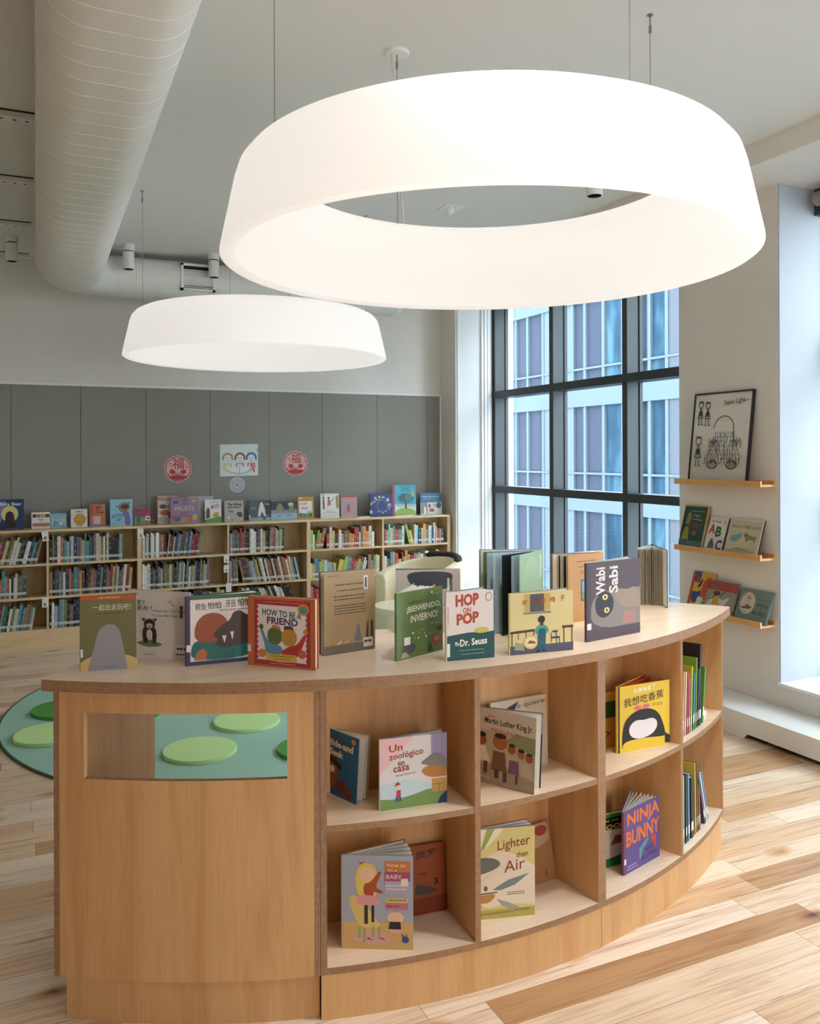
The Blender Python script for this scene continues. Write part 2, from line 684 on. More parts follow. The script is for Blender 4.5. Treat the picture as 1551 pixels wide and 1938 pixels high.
# roller shade head of the near bay
q = MB()
q.cyl((4.50, -1.5, 3.28), 0.045, 3.77 + 1.42, 24, 'y')
tag(q.build('roller_shade', plain('shade_fabric', '#8b8478', 0.8), smooth=40), 'rolled grey window shade under the soffit at the right edge', 'window shade')
one('trim_8', (4.56, -1.6, 3.2), (4.66, PIER0 - 0.01, SOFF), M_FRAME)

# grey tack panel on the back wall
q = MB()
seam = [-0.66, -0.054, 0.531, 1.114, 1.724, 2.323, 2.885, 3.508, 4.111]
PZ = 2.352
edges = [-1.6] + seam + [4.275]
for i in range(len(edges) - 1):
    q.box((edges[i] + 0.0018, BY - 0.022, 1.06), (edges[i + 1] - 0.0018, BY, PZ))
pnl = tag(q.build('tack_panel', M_PANEL, loc=(1.3, BY, 1.06)), 'grey fabric tack panel spanning the back wall above the bookcases', 'wall panel')
q = MB()
q.box((-1.6, BY - 0.028, PZ), (4.285, BY, PZ + 0.022))
q.box((4.262, BY - 0.028, 1.06), (4.285, BY, PZ))
q.build('edge_trim', M_WHITE, pnl)
q = MB()
q.box((-1.6, BY - 0.034, 1.055), (4.262, BY, 1.10))
q.build('lower_rail', plain('panel_rail', '#8c8a84', 0.6), pnl)

# radiator cover along the window wall
q = MB()
HX0, HX1, HT = 3.932, WX - 0.003, 0.148
q.prism([(HX0, YN + 0.02, 0.03), (HX0, YN + 0.02, HT), (HX1, YN + 0.02, HT), (HX1, YN + 0.02, HT - 0.004), (HX0 + 0.004, YN + 0.02, HT - 0.004), (HX0 + 0.004, YN + 0.02, 0.03)], (0, 7.9 - YN, 0))
rc = tag(q.build('radiator_cover', M_WHITE, loc=(4.1, 2.2, 0), bevel=0.002), 'long low white metal radiator cover along the window wall', 'radiator cover')
for y in (0.6, 3.88, 6.9):
    q = MB()
    q.prism([(HX0 + 0.001, y - 0.16, 0.031), (HX0 + 0.001, y - 0.13, 0.0), (HX0 + 0.001, y + 0.10, 0.0), (HX0 + 0.001, y + 0.13, 0.031)], (0.004, 0, 0))
    q.build('foot', M_WHITE, rc)
q = MB()
q.box((HX0 + 0.10, YN + 0.03, 0.002), (HX0 + 0.16, 7.88, HT - 0.01))
q.build('back_plate', M_DARK, rc)

# ------------------------------------------------------------------ facing building outside


def mat_brick():
    k = NT('reflected_brick')  # brick mirrored in the panes, painted as their colour
    tc = k.n('TexCoord')
    sep = k.n('SeparateXYZ')
    k.l(tc.outputs['Object'], sep.inputs[0])
    cm = k.n('CombineXYZ')
    k.l(sep.outputs[1], cm.inputs[0])
    k.l(sep.outputs[2], cm.inputs[1])
    br = k.n('TexBrick', Scale=9.0)
    br.inputs['Color1'].default_value = (*srgb('#2e2f3e'), 1)
    br.inputs['Color2'].default_value = (*srgb('#272e3c'), 1)
    br.inputs['Mortar'].default_value = (*srgb('#3a4650'), 1)
    br.inputs['Mortar Size'].default_value = 0.02
    k.l(cm.outputs[0], br.inputs['Vector'])
    k.base(br.outputs['Color'])
    k.b.inputs['Roughness'].default_value = 0.8
    k.b.inputs['Specular IOR Level'].default_value = 0.08
    return k.m


def mat_blue():
    k = NT('blue_window_glass')
    n = k.n('TexNoise', Scale=1.0, Detail=3.0)
    k.l(k.coords((0.3, 1.6, 0.5)), n.inputs['Vector'])
    k.base(k.ramp(n.outputs['Fac'], [(0.3, srgb('#10222f')), (0.5, srgb('#203747')), (0.68, srgb('#3a5666'))]))
    k.b.inputs['Roughness'].default_value = 0.8
    k.b.inputs['Specular IOR Level'].default_value = 0.08
    return k.m


M_BRICK, M_BLUE = mat_brick(), mat_blue()
M_FACADE = plain('facade_panel', '#4c5862', 0.8, spec=0.1)
M_FACADE_B = plain('facade_side_panel', '#3c4c5a', 0.8, spec=0.1)
BX, BTOP = 13.0, 6.9
bld = thing('office_building', (BX, 17, -6), 'white framed brick and glass building across the street outside the window', 'building')
q = MB()
q.box((BX + 0.25, -4, -6), (BX + 3, 34, BTOP))
q.build('wall', M_FACADE_B, bld)


def bz(u, v):
    return atx(u, v, BX).z


b_bands = [(bz(1120, 767), bz(1120, 735)), (bz(1120, 952), bz(1120, 940)), (bz(1120, 960), bz(1120, 905) - 0.35)]
storey = bz(1120, 750) - bz(1120, 951)
for kf in range(-3, 2):
    z0 = bz(1120, 768) + kf * storey
    q = MB()
    q.box((BX, -4, z0), (BX + 0.3, 34, z0 + (bz(1120, 735) - bz(1120, 768))))
    q.build('spandrel_band', M_FACADE, bld)
    q = MB()
    zt = z0 - storey + (bz(1120, 908) - bz(1120, 968)) * 0.8 + 0.3
    q.box((BX + 0.02, -4, zt), (BX + 0.3, 34, zt + 0.05))
    q.build('window_rail', M_FACADE, bld)
ux = [(974, 996, 1025), (1081, 1104, 1139, 1176), (1226, 1259)]
cols = []
for grp in ux:
    cols.append([atx(u, 800, BX).y for u in grp])
for gi, g in enumerate(cols):
    for i, y in enumerate(g):
        q = MB()
        w = 0.05
        q.box((BX + 0.03, y - w, -6), (BX + 0.3, y + w, BTOP))
        q.build('window_post', M_FACADE, bld)
    for i in range(len(g) - 1):
        m = M_BRICK if (gi == 0 or (gi == 1 and i < 2)) else M_BLUE
        q = MB()
        q.box((BX + 0.1, min(g[i], g[i + 1]) + 0.05, -6), (BX + 0.25, max(g[i], g[i + 1]) - 0.05, BTOP))
        q.build('window_glazing', m, bld)
for (ua, ub, m) in ((1027, 1078, M_FACADE), (1178, 1206, M_FACADE), (1262, 1290, plain('dark_brick', '#2c3440', 0.7, noise=0.2, nscale=30))):
    ya, yb = atx(ua, 800, BX).y, atx(ub, 800, BX).y
    q = MB()
    q.box((BX + 0.05, yb, -6), (BX + 0.3, ya, BTOP))
    q.build('pilaster', m, bld)
one('ground', (5.2, -20, -6.2), (40, 40, -6.0), plain('street', '#6f7378', 0.9))
# ------------------------------------------------------------------ ceiling channels, duct, spots


def channel(y, x0, x1):
    q = MB()
    q.box((x0, y, CEIL - 0.030), (x1, y + 0.085, CEIL))
    o = q.build('ceiling_channel', M_DUCT, loc=((x0 + x1) / 2, y, CEIL))
    h = MB()
    x = x0 + 0.03
    while x < x1:
        h.cyl((x, y + 0.045, CEIL - 0.0308), 0.009, 0.001, 8)
        x += 0.06
    h.build('slot_hole', M_DARK, o)['kind'] = 'stuff'
    s = MB()
    s.box((x0, y - 0.022, CEIL - 0.003), (x1, y - 0.001, CEIL - 0.001))
    s.build('painted_gap_shadow', M_DARK, o)  # black strip painting the shade along the channel's near side
    return o


for i, y in enumerate((4.84, 5.97, 7.10, 8.20)):
    tag(channel(y, -1.6, 0.10), ('slotted ceiling channel nearest the camera, left of the duct', 'second slotted ceiling channel from the camera, left of the duct',
                                 'third slotted ceiling channel, just in front of the left spotlight', 'slotted ceiling channel against the back wall')[i], 'ceiling channel', 'slotted channels across the ceiling')


def oval(w, h, n=20):
    """flat oval outline: w flat half-width, h half-height"""
    p = []
    for i in range(n + 1):
        a = -math.pi / 2 + math.pi * i / n
        p.append((w + h * math.cos(a), h * math.sin(a)))
    for i in range(n + 1):
        a = math.pi / 2 + math.pi * i / n
        p.append((-w + h * math.cos(a), h * math.sin(a)))
    return p


def sweep(q, path, rad, mi=0):
    """path: list of (pos, side vector, half flat width); seams come as small raised rings"""
    vs, fs = [], []
    m = None
    for (p, s, w, g) in path:
        o = oval(w, rad + g)
        m = len(o)
        for a, b in o:
            vs.append(Vector(p) + Vector(s) * a + Vector((0, 0, b)))
    for i in range(len(path) - 1):
        for k in range(m):
            k2 = (k + 1) % m
            fs.append((i * m + k, i * m + k2, (i + 1) * m + k2, (i + 1) * m + k))
    fs += [tuple(range(m)), tuple(range((len(path) - 1) * m, len(path) * m))[::-1]]
    q.add(vs, fs, mi)


DZ, DR = 3.283, 0.168
path = []


def seam(fn, t, w):
    for dt, g in ((-0.004, 0), (-0.0015, 0.0016), (0.0015, 0.0016), (0.004, 0)):
        p, s = fn(t + dt)
        path.append((p, s, w, g))


dxy = lambda y: 0.316 + 0.018 * (y - 3.0)
t = -1.0
line = lambda t: (Vector((dxy(t), t, DZ)), Vector((1, 0, 0)))
while t < 7.30:
    seam(line, t, 0.092)
    t += 0.142
ER, DX = 0.34, dxy(7.4)
EC = (DX + ER, 7.5)


def elbow(t):
    a = math.pi - (math.pi / 2) * t
    return Vector((EC[0] + ER * math.cos(a), EC[1] + ER * math.sin(a), DZ)), Vector((-math.cos(a), -math.sin(a), 0))


for i in range(9):
    tt = i / 8
    p, s = elbow(tt)
    path.append((p, s, 0.092 - 0.04 * tt, 0))
t = DX + ER + 0.05
line2 = lambda t: (Vector((t, EC[1] + ER, DZ)), Vector((0, -1, 0)))
while t < 3.40:
    seam(line2, t, 0.05)
    t += 0.155
for dx, w, g in ((3.45, 0.05, 0), (3.50, 0.05, -0.02), (3.53, 0.04, -0.06)):
    p, s = line2(dx)
    path.append((p, s, w, g))
q = MB()
sweep(q, path, DR)
duct = tag(q.build('air_duct', M_DUCT, smooth=14, loc=(DX, 4, DZ)), 'large white oval air duct running under the ceiling and turning along the back wall', 'duct')
gy = EC[1] + ER - 0.05 - DR
gc = aty(374, 525, gy + 0.02)
q = MB()
for a, b in (((-0.15, -0.012, -0.118), (-0.128, 0.03, 0.118)), ((0.128, -0.012, -0.118), (0.15, 0.03, 0.118)), ((-0.15, -0.012, -0.118), (0.15, 0.03, -0.1)), ((-0.15, -0.012, 0.1), (0.15, 0.03, 0.118))):
    q.box(Vector(a) + Vector((gc.x, gy, DZ + 0.005)), Vector(b) + Vector((gc.x, gy, DZ + 0.005)))
gr = q.build('grille_frame', M_WHITE, duct)
q = MB()
for i in range(10):
    z = DZ - 0.088 + i * 0.0165
    q.hexa([(gc.x - 0.128, gy - 0.004, z), (gc.x + 0.128, gy - 0.004, z), (gc.x + 0.128, gy - 0.002, z), (gc.x - 0.128, gy - 0.002, z),
            (gc.x - 0.128, gy + 0.006, z + 0.0135), (gc.x + 0.128, gy + 0.006, z + 0.0135), (gc.x + 0.128, gy + 0.008, z + 0.0135), (gc.x - 0.128, gy + 0.008, z + 0.0135)])
q.build('grille_louvres', M_WHITE, gr)
q = MB()
q.box((gc.x - 0.128, gy + 0.012, DZ - 0.1), (gc.x + 0.128, gy + 0.016, DZ + 0.11))
q.build('grille_opening', M_DARK, gr)


def spot(x, y, zb, label, r=0.046, watts=None, size=70, soft=0.03):
    t = thing('ceiling_spotlight', (x, y, CEIL), label, 'spotlight', 'cylinder spotlights on the ceiling')
    q = MB()
    q.cyl((x, y, CEIL - 0.055), r * 1.06, 0.055, 24)
    q.build('mount', M_DUCT, t, smooth=40)
    q = MB()
    q.cyl((x, y, CEIL - 0.064), r * 0.85, 0.010, 24)
    q.build('joint', M_DARK, t, smooth=40)
    q = MB()
    q.lathe([(r, CEIL - 0.064), (r, zb), (r * 0.86, zb), (r * 0.86, zb + 0.05), (0.001, zb + 0.05), (0.001, CEIL - 0.064)], (x, y, 0), 28)
    q.build('barrel', M_DUCT, t, smooth=40)
    q = MB()
    q.lathe([(r * 0.855, zb + 0.001), (r * 0.855, zb + 0.049), (0.001, zb + 0.049)], (x, y, 0), 24, closed=False)
    q.build('baffle', M_DARK, t, smooth=40)
    if not watts:          # switched off
        return
    d = bpy.data.lights.new('fill_spot_lamp', 'SPOT')  # only the added counter spotlights give light
    d.energy = watts
    d.color = (1, 0.9, 0.8)
    d.spot_size = R_(size)
    d.spot_blend = 0.6
    d.shadow_soft_size = soft
    o = bpy.data.objects.new('fill_spot_lamp', d)
    COL.objects.link(o)
    o.location = (x, y, zb + 0.02)


spot(0.858, 7.50, 3.285, 'white cylinder spotlight just right of the duct elbow')
spot(1.586, 7.54, 3.285, 'white cylinder spotlight in front of the duct grille')
spot(-0.038, 7.58, 3.285, 'white cylinder spotlight left of the duct at the frame edge')
sp = atz(1124, 360, 3.285)
spot(sp.x, sp.y, 3.25, 'white cylinder spotlight seen through the large ring lamp opening', 0.05)

# unseen spotlights of the same type, added to brighten the counter top
for sx in (0.35, 1.35, 2.2):
    spot(sx, {0.35: 2.2, 1.35: 1.9, 2.2: 1.45}[sx], 3.285, 'unseen white cylinder spotlight added over the counter as fill, %s one' % {0.35: 'left', 1.35: 'middle', 2.2: 'right'}[sx], watts=55, size=85, soft=0.09)

# small plate with sensor head
pc = atz(853, 394, CEIL)
t = thing('smoke_detector', (pc.x, pc.y, CEIL), 'small white ceiling plate with sensor head seen through the ring lamp', 'detector')
q = MB()
q.box((pc.x - 0.075, pc.y - 0.075, CEIL - 0.008), (pc.x + 0.075, pc.y + 0.075, CEIL))
q.build('plate', M_WHITE, t)
q = MB()
q.lathe([(0.03, CEIL - 0.008), (0.028, CEIL - 0.035), (0.012, CEIL - 0.05), (0.012, CEIL - 0.065), (0.001, CEIL - 0.066)], (pc.x - 0.02, pc.y - 0.02, 0), 16, closed=False)
q.build('sensor_head', M_WHITE, t, smooth=40)

# ------------------------------------------------------------------ ring pendant lamps


def ring_lamp(cx, cy, zb, r, label, cables, cord=None, zk=1.0):
    t = thing('ring_pendant', (cx, cy, zb), label, 'pendant lamp', 'ring pendant lamps hanging from the ceiling')
    k = r / 0.968
    out = [(0.935, 0.003), (0.957, 0.0), (0.968, 0.008), (0.967, 0.02), (0.917, 0.245), (0.904, 0.285), (0.878, 0.315), (0.84, 0.333), (0.79, 0.335), (0.74, 0.326), (0.70, 0.303), (0.685, 0.28)]
    # hollow opal ring: outer shade and the sloping inner diffuser
    inn = [(0.688, 0.268), (0.715, 0.24), (0.772, 0.19), (0.915, 0.010)]
    q = MB()
    q.lathe([(a * k, b * k * zk) for a, b in inn[-1:] + out + inn[:1]], (cx, cy, zb), 128, closed=False)
    sh = q.build('shade', M_SHADE, t, smooth=50)
    q = MB()
    q.lathe([(a * k, b * k * zk) for a, b in inn], (cx, cy, zb), 128, closed=False)
    q.build('diffuser', M_DIFFUSER, t, smooth=50)
    q = MB()
    a_, b_ = 0.80 * k, 0.262 * k
    q.lathe([(a_ + 0.014 * math.cos(i * math.pi / 4), b_ + 0.014 * math.sin(i * math.pi / 4)) for i in range(8)], (cx, cy, zb), 64)
    q.build('light_tube', M_TUBE, t, smooth=60)
    for (dx, dy, low) in cables:
        zt = zb + 0.325 * k
        q = MB()
        q.tube([(cx + dx, cy + dy, zt), (cx + dx, cy + dy, CEIL - 0.01)], 0.0016, 6)
        c = q.build('suspension_cable', M_STEEL, t, smooth=60)
        q = MB()
        q.cyl((cx + dx, cy + dy, CEIL - 0.004), 0.012, 0.004, 12)
        q.cyl((cx + dx, cy + dy, CEIL - 0.075), 0.006, 0.03, 10)
        q.cyl((cx + dx, cy + dy, CEIL - 0.045), 0.003, 0.045, 8)
        if low:
            q.cyl((cx + dx, cy + dy, zt + 0.005), 0.006, 0.035, 10)
        q.build('cable_gripper', M_STEEL, c, smooth=40)
    if cord:
        dx, dy = cord
        q = MB()
        q.lathe([(0.001, CEIL), (0.056, CEIL), (0.056, CEIL - 0.006), (0.05, CEIL - 0.012), (0.001, CEIL - 0.014)], (cx + dx, cy + dy, 0), 32, closed=False)
        q.build('canopy', M_WHITE, t, smooth=40)
        q = MB()
        x, y = cx + dx, cy + dy
        q.tube([(x - 0.025, y, CEIL - 0.012), (x - 0.024, y, CEIL - 0.06), (x - 0.012, y, CEIL - 0.12), (x - 0.006, y, CEIL - 0.3), (x - 0.008, y, CEIL - 0.42), (x, y, CEIL - 0.5), (x + 0.02, y + 0.01, CEIL - 0.6), (x + 0.045, y + 0.02, zb + 0.315 * k)], 0.004, 8)
        q.build('power_cord', M_CORD, t, smooth=60)
    return t


L1 = (1.566, 2.713, 2.398)
ring_lamp(*L1, 0.956, 'large white ring pendant lamp hanging over the curved counter', [(-0.03, 0.72, 0), (-0.78, 0.05, 1), (0.78, 0.0, 0), (0.03, -0.78, 1)], (-0.03, 0.72), zk=1.05)
L2 = (1.59, 6.06, 2.40)
ring_lamp(*L2, 0.938, 'smaller looking far white ring pendant lamp in front of the grey wall panel', [(-0.82, -0.12, 0), (0.78, -0.18, 0), (-0.02, 0.78, 0), (0.0, -0.8, 0)])
ring_lamp(1.55, -0.65, 2.40, 0.965, 'unseen white ring pendant lamp added behind the camera as fill light', [(-0.8, 0, 0), (0.8, 0, 0), (0, 0.8, 0), (0, -0.8, 0)])  # lamp added out of view to brighten the room

# ------------------------------------------------------------------ curved island
C = Vector((1.433, 4.641, 0))
RT, RI, RF, RB, RS = 2.337, 1.672, 2.308, 2.062, 1.705
ZT, ZU = 1.035, 1.0007
ZB0, ZB1, ZS0, ZS1 = 0.138, 0.159, 0.567, 0.586


def polar(r, a, z=0):
    return Vector((C.x + r * math.sin(R_(a)), C.y - r * math.cos(R_(a)), z))


q = MB()
q.arc(C, RI, RT, -35.93, 36.13, ZU + 0.0165, ZT, 72, mt=0, mo=1, me=1)
ctop = q.build('countertop', [M_MAPLE_H, M_EDGE_Z], loc=polar(2.0, 0, ZU))
tag(ctop, 'curved plywood countertop on the island, with picture books standing on it', 'countertop')
q = MB()
q.arc(C, RI, RT, -35.93, 36.13, ZU, ZU + 0.0160, 72, mt=0, mo=1, me=1)
q.build('lower_layer', [M_MAPLE_H, M_EDGE_Z], ctop)


def radial(par, name, a, r0, r1, z0, z1, t=0.019):
    """upright board on a radius; local x along the radius, y across the thickness"""
    q = MB()
    q.box((0, -t / 2, 0), (r1 - r0, t / 2, z1 - z0), [0, 0, 0, 1, 0, 1])
    q.mi = [1, 1, 0, 1, 0, 1]
    o = q.build(name, [M_MAPLE, M_EDGE_Y])
    o.parent = par
    o.location = polar(r0, a, z0) - parent_org(par)
    o.rotation_euler = (0, 0, math.atan2(-math.cos(R_(a)), math.sin(R_(a))))
    return o


def arcpart(par, name, mats, *a, **k):
    q = MB()
    q.arc(C, *a, **k)
    return q.build(name, mats, par)


def cabinet(a0, a1, divs, label, closed=False):
    cab = thing('curved_cabinet', polar(2.1, (a0 + a1) / 2, 0), label, 'bookcase', 'curved cabinets of the island')
    h = 0.235      # half a board in degrees at the front
    radial(cab, 'side_panel', a0, RS, RF, ZB0, ZU)
    radial(cab, 'side_panel', a1, RS, RF, ZB0, ZU)
    wm = [M_MAPLE, M_EDGE_Z]
    hm = [M_MAPLE_H, M_EDGE_Z]
    arcpart(cab, 'bottom_panel', hm, RS, RF - (0.0195 if closed else 0), a0 + h, a1 - h, ZB0, ZB1, 24, mt=0, mo=1, me=1)
    if closed:
        arcpart(cab, 'plinth', wm, RS + 0.02, RF - 0.022, a0 + 0.45, a1 + 0.2, 0, ZB0, 24)
        q = MB()
        s0, s1, zs0, zs1 = -32.98, -17.82, 0.736, 0.934
        r0, r1 = RF - 0.019, RF
        q.arc(C, r0, r1, a0 + h, s0, ZB0, ZU, 6, me=0, mt=1)
        q.arc(C, r0, r1, s1, a1 - h * 0.9, ZB0, ZU, 6, me=0, mt=1)
        q.arc(C, r0, r1, s0, s1, ZB0, zs0, 20, mt=1)
        q.arc(C, r0, r1, s0, s1, zs1, ZU, 20, mt=1)
        q.build('front_panel', [M_MAPLE, M_EDGE_Z], cab)
        arcpart(cab, 'shelf', hm, RS, RF - 0.03, a0 + h, a1 - h, 0.40, 0.419, 20, mt=0, mo=1, me=1)
        return cab
    arcpart(cab, 'plinth', wm, RS + 0.02, RF - 0.004, a0 - 0.2, a1 + (0.2 if a1 < 30 else -0.45), 0, ZB0, 32)
    arcpart(cab, 'back_panel', wm, RB - 0.012, RB, a0 + h, a1 - h, ZB1, ZU, 24)
    e = [a0] + divs + [a1]
    for d in divs:
        radial(cab, 'divider', d, RS, RF, ZB1, ZU)
    for i in range(len(e) - 1):
        arcpart(cab, 'shelf', hm, RB, RF - 0.002, e[i] + h, e[i + 1] - h, ZS0, ZS1, 16, mt=0, mo=1, me=1)
        arcpart(cab, 'shelf', hm, RS, RB - 0.012, e[i] + h, e[i + 1] - h, ZS0, ZS1, 16, mt=0, mo=1, me=1)
    return cab


cabinet(-35.2, -15.65, [], 'curved end cabinet at left with a see-through slot in its front', True)
cabinet(-15.15, 9.50, [-2.9], 'middle curved cabinet with four open cubbies of the island')
cabinet(9.95, 35.6, [22.32], 'right curved cabinet of the island, nearest the windows')

# ------------------------------------------------------------------ rug and felt pads
q = MB()
RC = (1.644, 5.79)
q.lathe([(0.001, 0), (1.755, 0), (1.762, 0.006), (1.755, 0.012), (0.001, 0.012)], (RC[0], RC[1], 0), 160, closed=False)


def felt(name, c1, c2, sc=260):
    k = NT(name)
    n = k.n('TexNoise', Scale=sc, Detail=3.0, Roughness=0.7)
    k.l(k.coords(), n.inputs['Vector'])
    k.base(k.ramp(n.outputs['Fac'], [(0.32, srgb(c1)), (0.68, srgb(c2))]))
    k.b.inputs['Roughness'].default_value = 0.95
    k.b.inputs['Specular IOR Level'].default_value = 0.1
    k.bump(n.outputs['Fac'], 0.5, 0.004)
    return k.m


rug = tag(q.build('round_rug', [felt('sea_green_carpet', '#8fb8a4', '#b2d4c2')], smooth=20, loc=(RC[0], RC[1], 0)), 'large round sea green rug on the floor behind the counter', 'rug')
q = MB()
q.lathe([(1.754, 0.001), (1.766, 0.001), (1.766, 0.013), (1.754, 0.0125)], (RC[0], RC[1], 0), 160)
q.build('bound_edge', plain('rug_binding', '#4b5a48', 0.9), rug, smooth=40)
M_FELT_L = felt('lime_felt', '#bfe094', '#d2efae', 300)
M_FELT_D = felt('leaf_green_felt', '#4f8f46', '#63a556', 300)
for (u, v, m, lab) in ((378.5, 1416, M_FELT_L, 'lime green felt pad seen through the slot, the lower one'), (467, 1361, M_FELT_L, 'lime green felt pad at the top edge of the slot'),
                       (592, 1412, M_FELT_D, 'dark green felt pad peeking in at the right end of the slot'), (95, 1386, M_FELT_L, 'lime green felt pad at the left, beside the end cabinet'),
                       (122, 1339, M_FELT_D, 'dark green felt pad at the left edge of the rug'), (246, 1344, M_FELT_D, 'dark green felt pad behind the end cabinet, at the slot top')):
    p = atz(u, v, 0.035)
    q = MB()
    q.lathe([(0.001, 0.0125), (0.204, 0.0125), (0.206, 0.016), (0.206, 0.033), (0.204, 0.035), (0.001, 0.035)], (p.x, p.y, 0), 72, closed=False)
    tag(q.build('felt_pad', m, smooth=20, loc=(p.x, p.y, 0.0125)), lab, 'floor cushion', 'round felt pads on the rug')

# ------------------------------------------------------------------ wall bookcases
FY = 8.13
BT = 1.055
ZSH = (0.754, 0.461, 0.175)          # tops of the three shelves
DIVX = [-1.40, -0.565, 0.238, 1.018, 1.84, 2.648, 3.461, 4.256]
TS = 0.02


def shelf_unit(xs, label, endpiece=False):
    x0, x1 = xs[0], xs[-1]
    t = thing('wall_bookcase', ((x0 + x1) / 2, FY + 0.13, 0), label, 'bookcase', 'low bookcases along the back wall')
    q = MB()
    q.box((x0, FY, BT - 0.022), (x1, BY - 0.036, BT))
    q.build('top_board', M_BIRCH_H, t)
    for i, x in enumerate(xs):
        q = MB()
        w = 0.018 if 0 < i < len(xs) - 1 else 0.019
        a, b = (x - w / 2, x + w / 2) if 0 < i < len(xs) - 1 else ((x, x + w) if i == 0 else (x - w - (0.02 if endpiece else 0), x))
        q.box((a, FY, 0.135), (b, BY - 0.04, BT - 0.022))
        q.build('divider' if 0 < i < len(xs) - 1 else 'side_panel', M_BIRCH, t)
    for z in ZSH:
        for i in range(len(xs) - 1):
            q = MB()
            a = xs[i] + (0.009 if i else 0.019)
            b = xs[i + 1] - (0.009 if i < len(xs) - 2 else 0.019 + (0.02 if endpiece else 0))
            q.box((a, FY + 0.001, z - TS), (b, BY - 0.04, z))
            q.build('shelf', M_BIRCH_H, t)
    q = MB()
    q.box((x0, BY - 0.045, 0.135), (x1, BY - 0.036, BT - 0.022))
    q.build('back_panel', M_BIRCH, t)
    q = MB()
    q.box((x0, FY + 0.008, 0), (x1, FY + 0.03, 0.154))
    q.box((x0, FY + 0.03, 0), (x0 + 0.02, BY - 0.04, 0.135))
    q.box((x1 - 0.02, FY + 0.03, 0), (x1, BY - 0.04, 0.135))
    q.build('plinth', M_BIRCH_H, t)


shelf_unit(DIVX[0:2] , 'bookcase of the back wall at the far left, cut by the frame')
shelf_unit(DIVX[1:4], 'left bookcase along the back wall, under the grey panel')
shelf_unit(DIVX[3:6], 'middle bookcase along the back wall, under the children drawing')
shelf_unit(DIVX[5:8], 'right bookcase along the back wall, beside the window jamb', True)

# ------------------------------------------------------------------ picture ledges on the pier
LX0, LX1 = 4.128, WX


def ledge(u0, u1, vt, label):
    """front lip top edge passes pixel row vt at its near end"""
    z = atx(u1, vt, LX0).z
    y1, y0 = atx(u0, vt, LX0).y, atx(u1, vt, LX0).y
    t = thing('picture_ledge', (WX, (y0 + y1) / 2, z), label, 'picture ledge', 'beech picture ledges on the pier')
    q = MB()
    q.box((LX0, y0, z - 0.036), (LX0 + 0.014, y1, z))
    q.build('front_lip', M_OAK, t)
    q = MB()
    q.box((LX0 + 0.014, y0, z - 0.036), (LX1 - 0.012, y1, z - 0.022))
    q.build('base_board', M_OAK, t)
    q = MB()
    q.box((LX1 - 0.012, y0, z - 0.036), (LX1, y1, z + 0.002))
    q.build('back_rail', M_OAK, t)
    return z - 0.022, y0, y1


LED = [ledge(1275, 1438, 911, 'top beech picture ledge on the pier, holding the framed drawing'),
       ledge(1275, 1438, 1051.4, 'middle beech picture ledge on the pier, holding three picture books'),
       ledge(1277, 1438, 1179, 'lowest beech picture ledge on the pier, behind the counter end')]

# ------------------------------------------------------------------ upholstered tub chair behind the counter
M_CREAM = plain('cream_upholstery', '#fbefcf', 0.85, noise=0.05, nscale=30)
M_BROWN = plain('dark_brown_piping', '#3a332c', 0.8, noise=0.2, nscale=60)
AC = Vector((3.12, 6.62, 0))
ch = thing('tub_chair', AC, 'cream tub chair with dark brown rim beside the rug, behind the counter', 'chair')
q = MB()
n, vs, fs = 28, [], []
for i in range(n + 1):
    a = R_(-125 + 250 * i / n)
    k = abs(i - n / 2) / (n / 2)
    ht = 0.80 - 0.16 * k ** 2
    for r, z in ((0.40, 0.10), (0.415, 0.30), (0.42, ht - 0.04), (0.405, ht), (0.33, ht), (0.31, ht - 0.05), (0.30, 0.30), (0.30, 0.10)):
        vs.append((AC.x + r * math.cos(a), AC.y + r * math.sin(a), z))
for i in range(n):
    for k in range(8):
        fs.append((i * 8 + k, (i + 1) * 8 + k, (i + 1) * 8 + (k + 1) % 8, i * 8 + (k + 1) % 8))
fs += [tuple(range(8))[::-1], tuple(range(n * 8, n * 8 + 8))]
q.add(vs, fs)
q.build('backrest', M_CREAM, ch, smooth=50, bevel=0.01)
q = MB()
pts = []
for i in range(13):
    a = R_(-40 + 90 * i / 12)
    pts.append((AC.x + 0.37 * math.cos(a), AC.y + 0.37 * math.sin(a), 0.806 - 0.01 * abs(i - 6) / 6))
q.tube(pts, [0.012] + [0.035] * 11 + [0.012], 10)
q.build('rim_cover', M_BROWN, ch, smooth=60)
q = MB()
q.lathe([(0.001, 0.10), (0.295, 0.10), (0.31, 0.16), (0.31, 0.36), (0.285, 0.41), (0.2, 0.43), (0.001, 0.435)], (AC.x - 0.08, AC.y, 0), 40, closed=False)
q.build('seat', M_CREAM, ch, smooth=50)
for dx, dy in ((0.25, 0.25), (0.25, -0.25), (-0.25, 0.22), (-0.25, -0.22)):
    q = MB()
    q.cyl((AC.x + dx, AC.y + dy, 0.0125 if math.hypot(AC.x + dx - RC[0], AC.y + dy - RC[1]) < 1.75 else 0), 0.018, 0.10, 12, r2=0.026)
    q.build('leg', M_BROWN, ch, smooth=40)
# low cream floor cushion at its foot
fc = atz(700, 1172, 0.22)
q = MB()
q.lathe([(0.001, 0.013), (0.30, 0.013), (0.36, 0.06), (0.37, 0.13), (0.32, 0.20), (0.2, 0.235), (0.001, 0.245)], (fc.x, fc.y, 0), 40, closed=False)
tag(q.build('floor_pouf', M_CREAM, smooth=60, loc=(fc.x, fc.y, 0.013)), 'round cream floor pouf behind the counter, beside the tub chair', 'pouf')
# ------------------------------------------------------------------ print artwork
_tc = {}


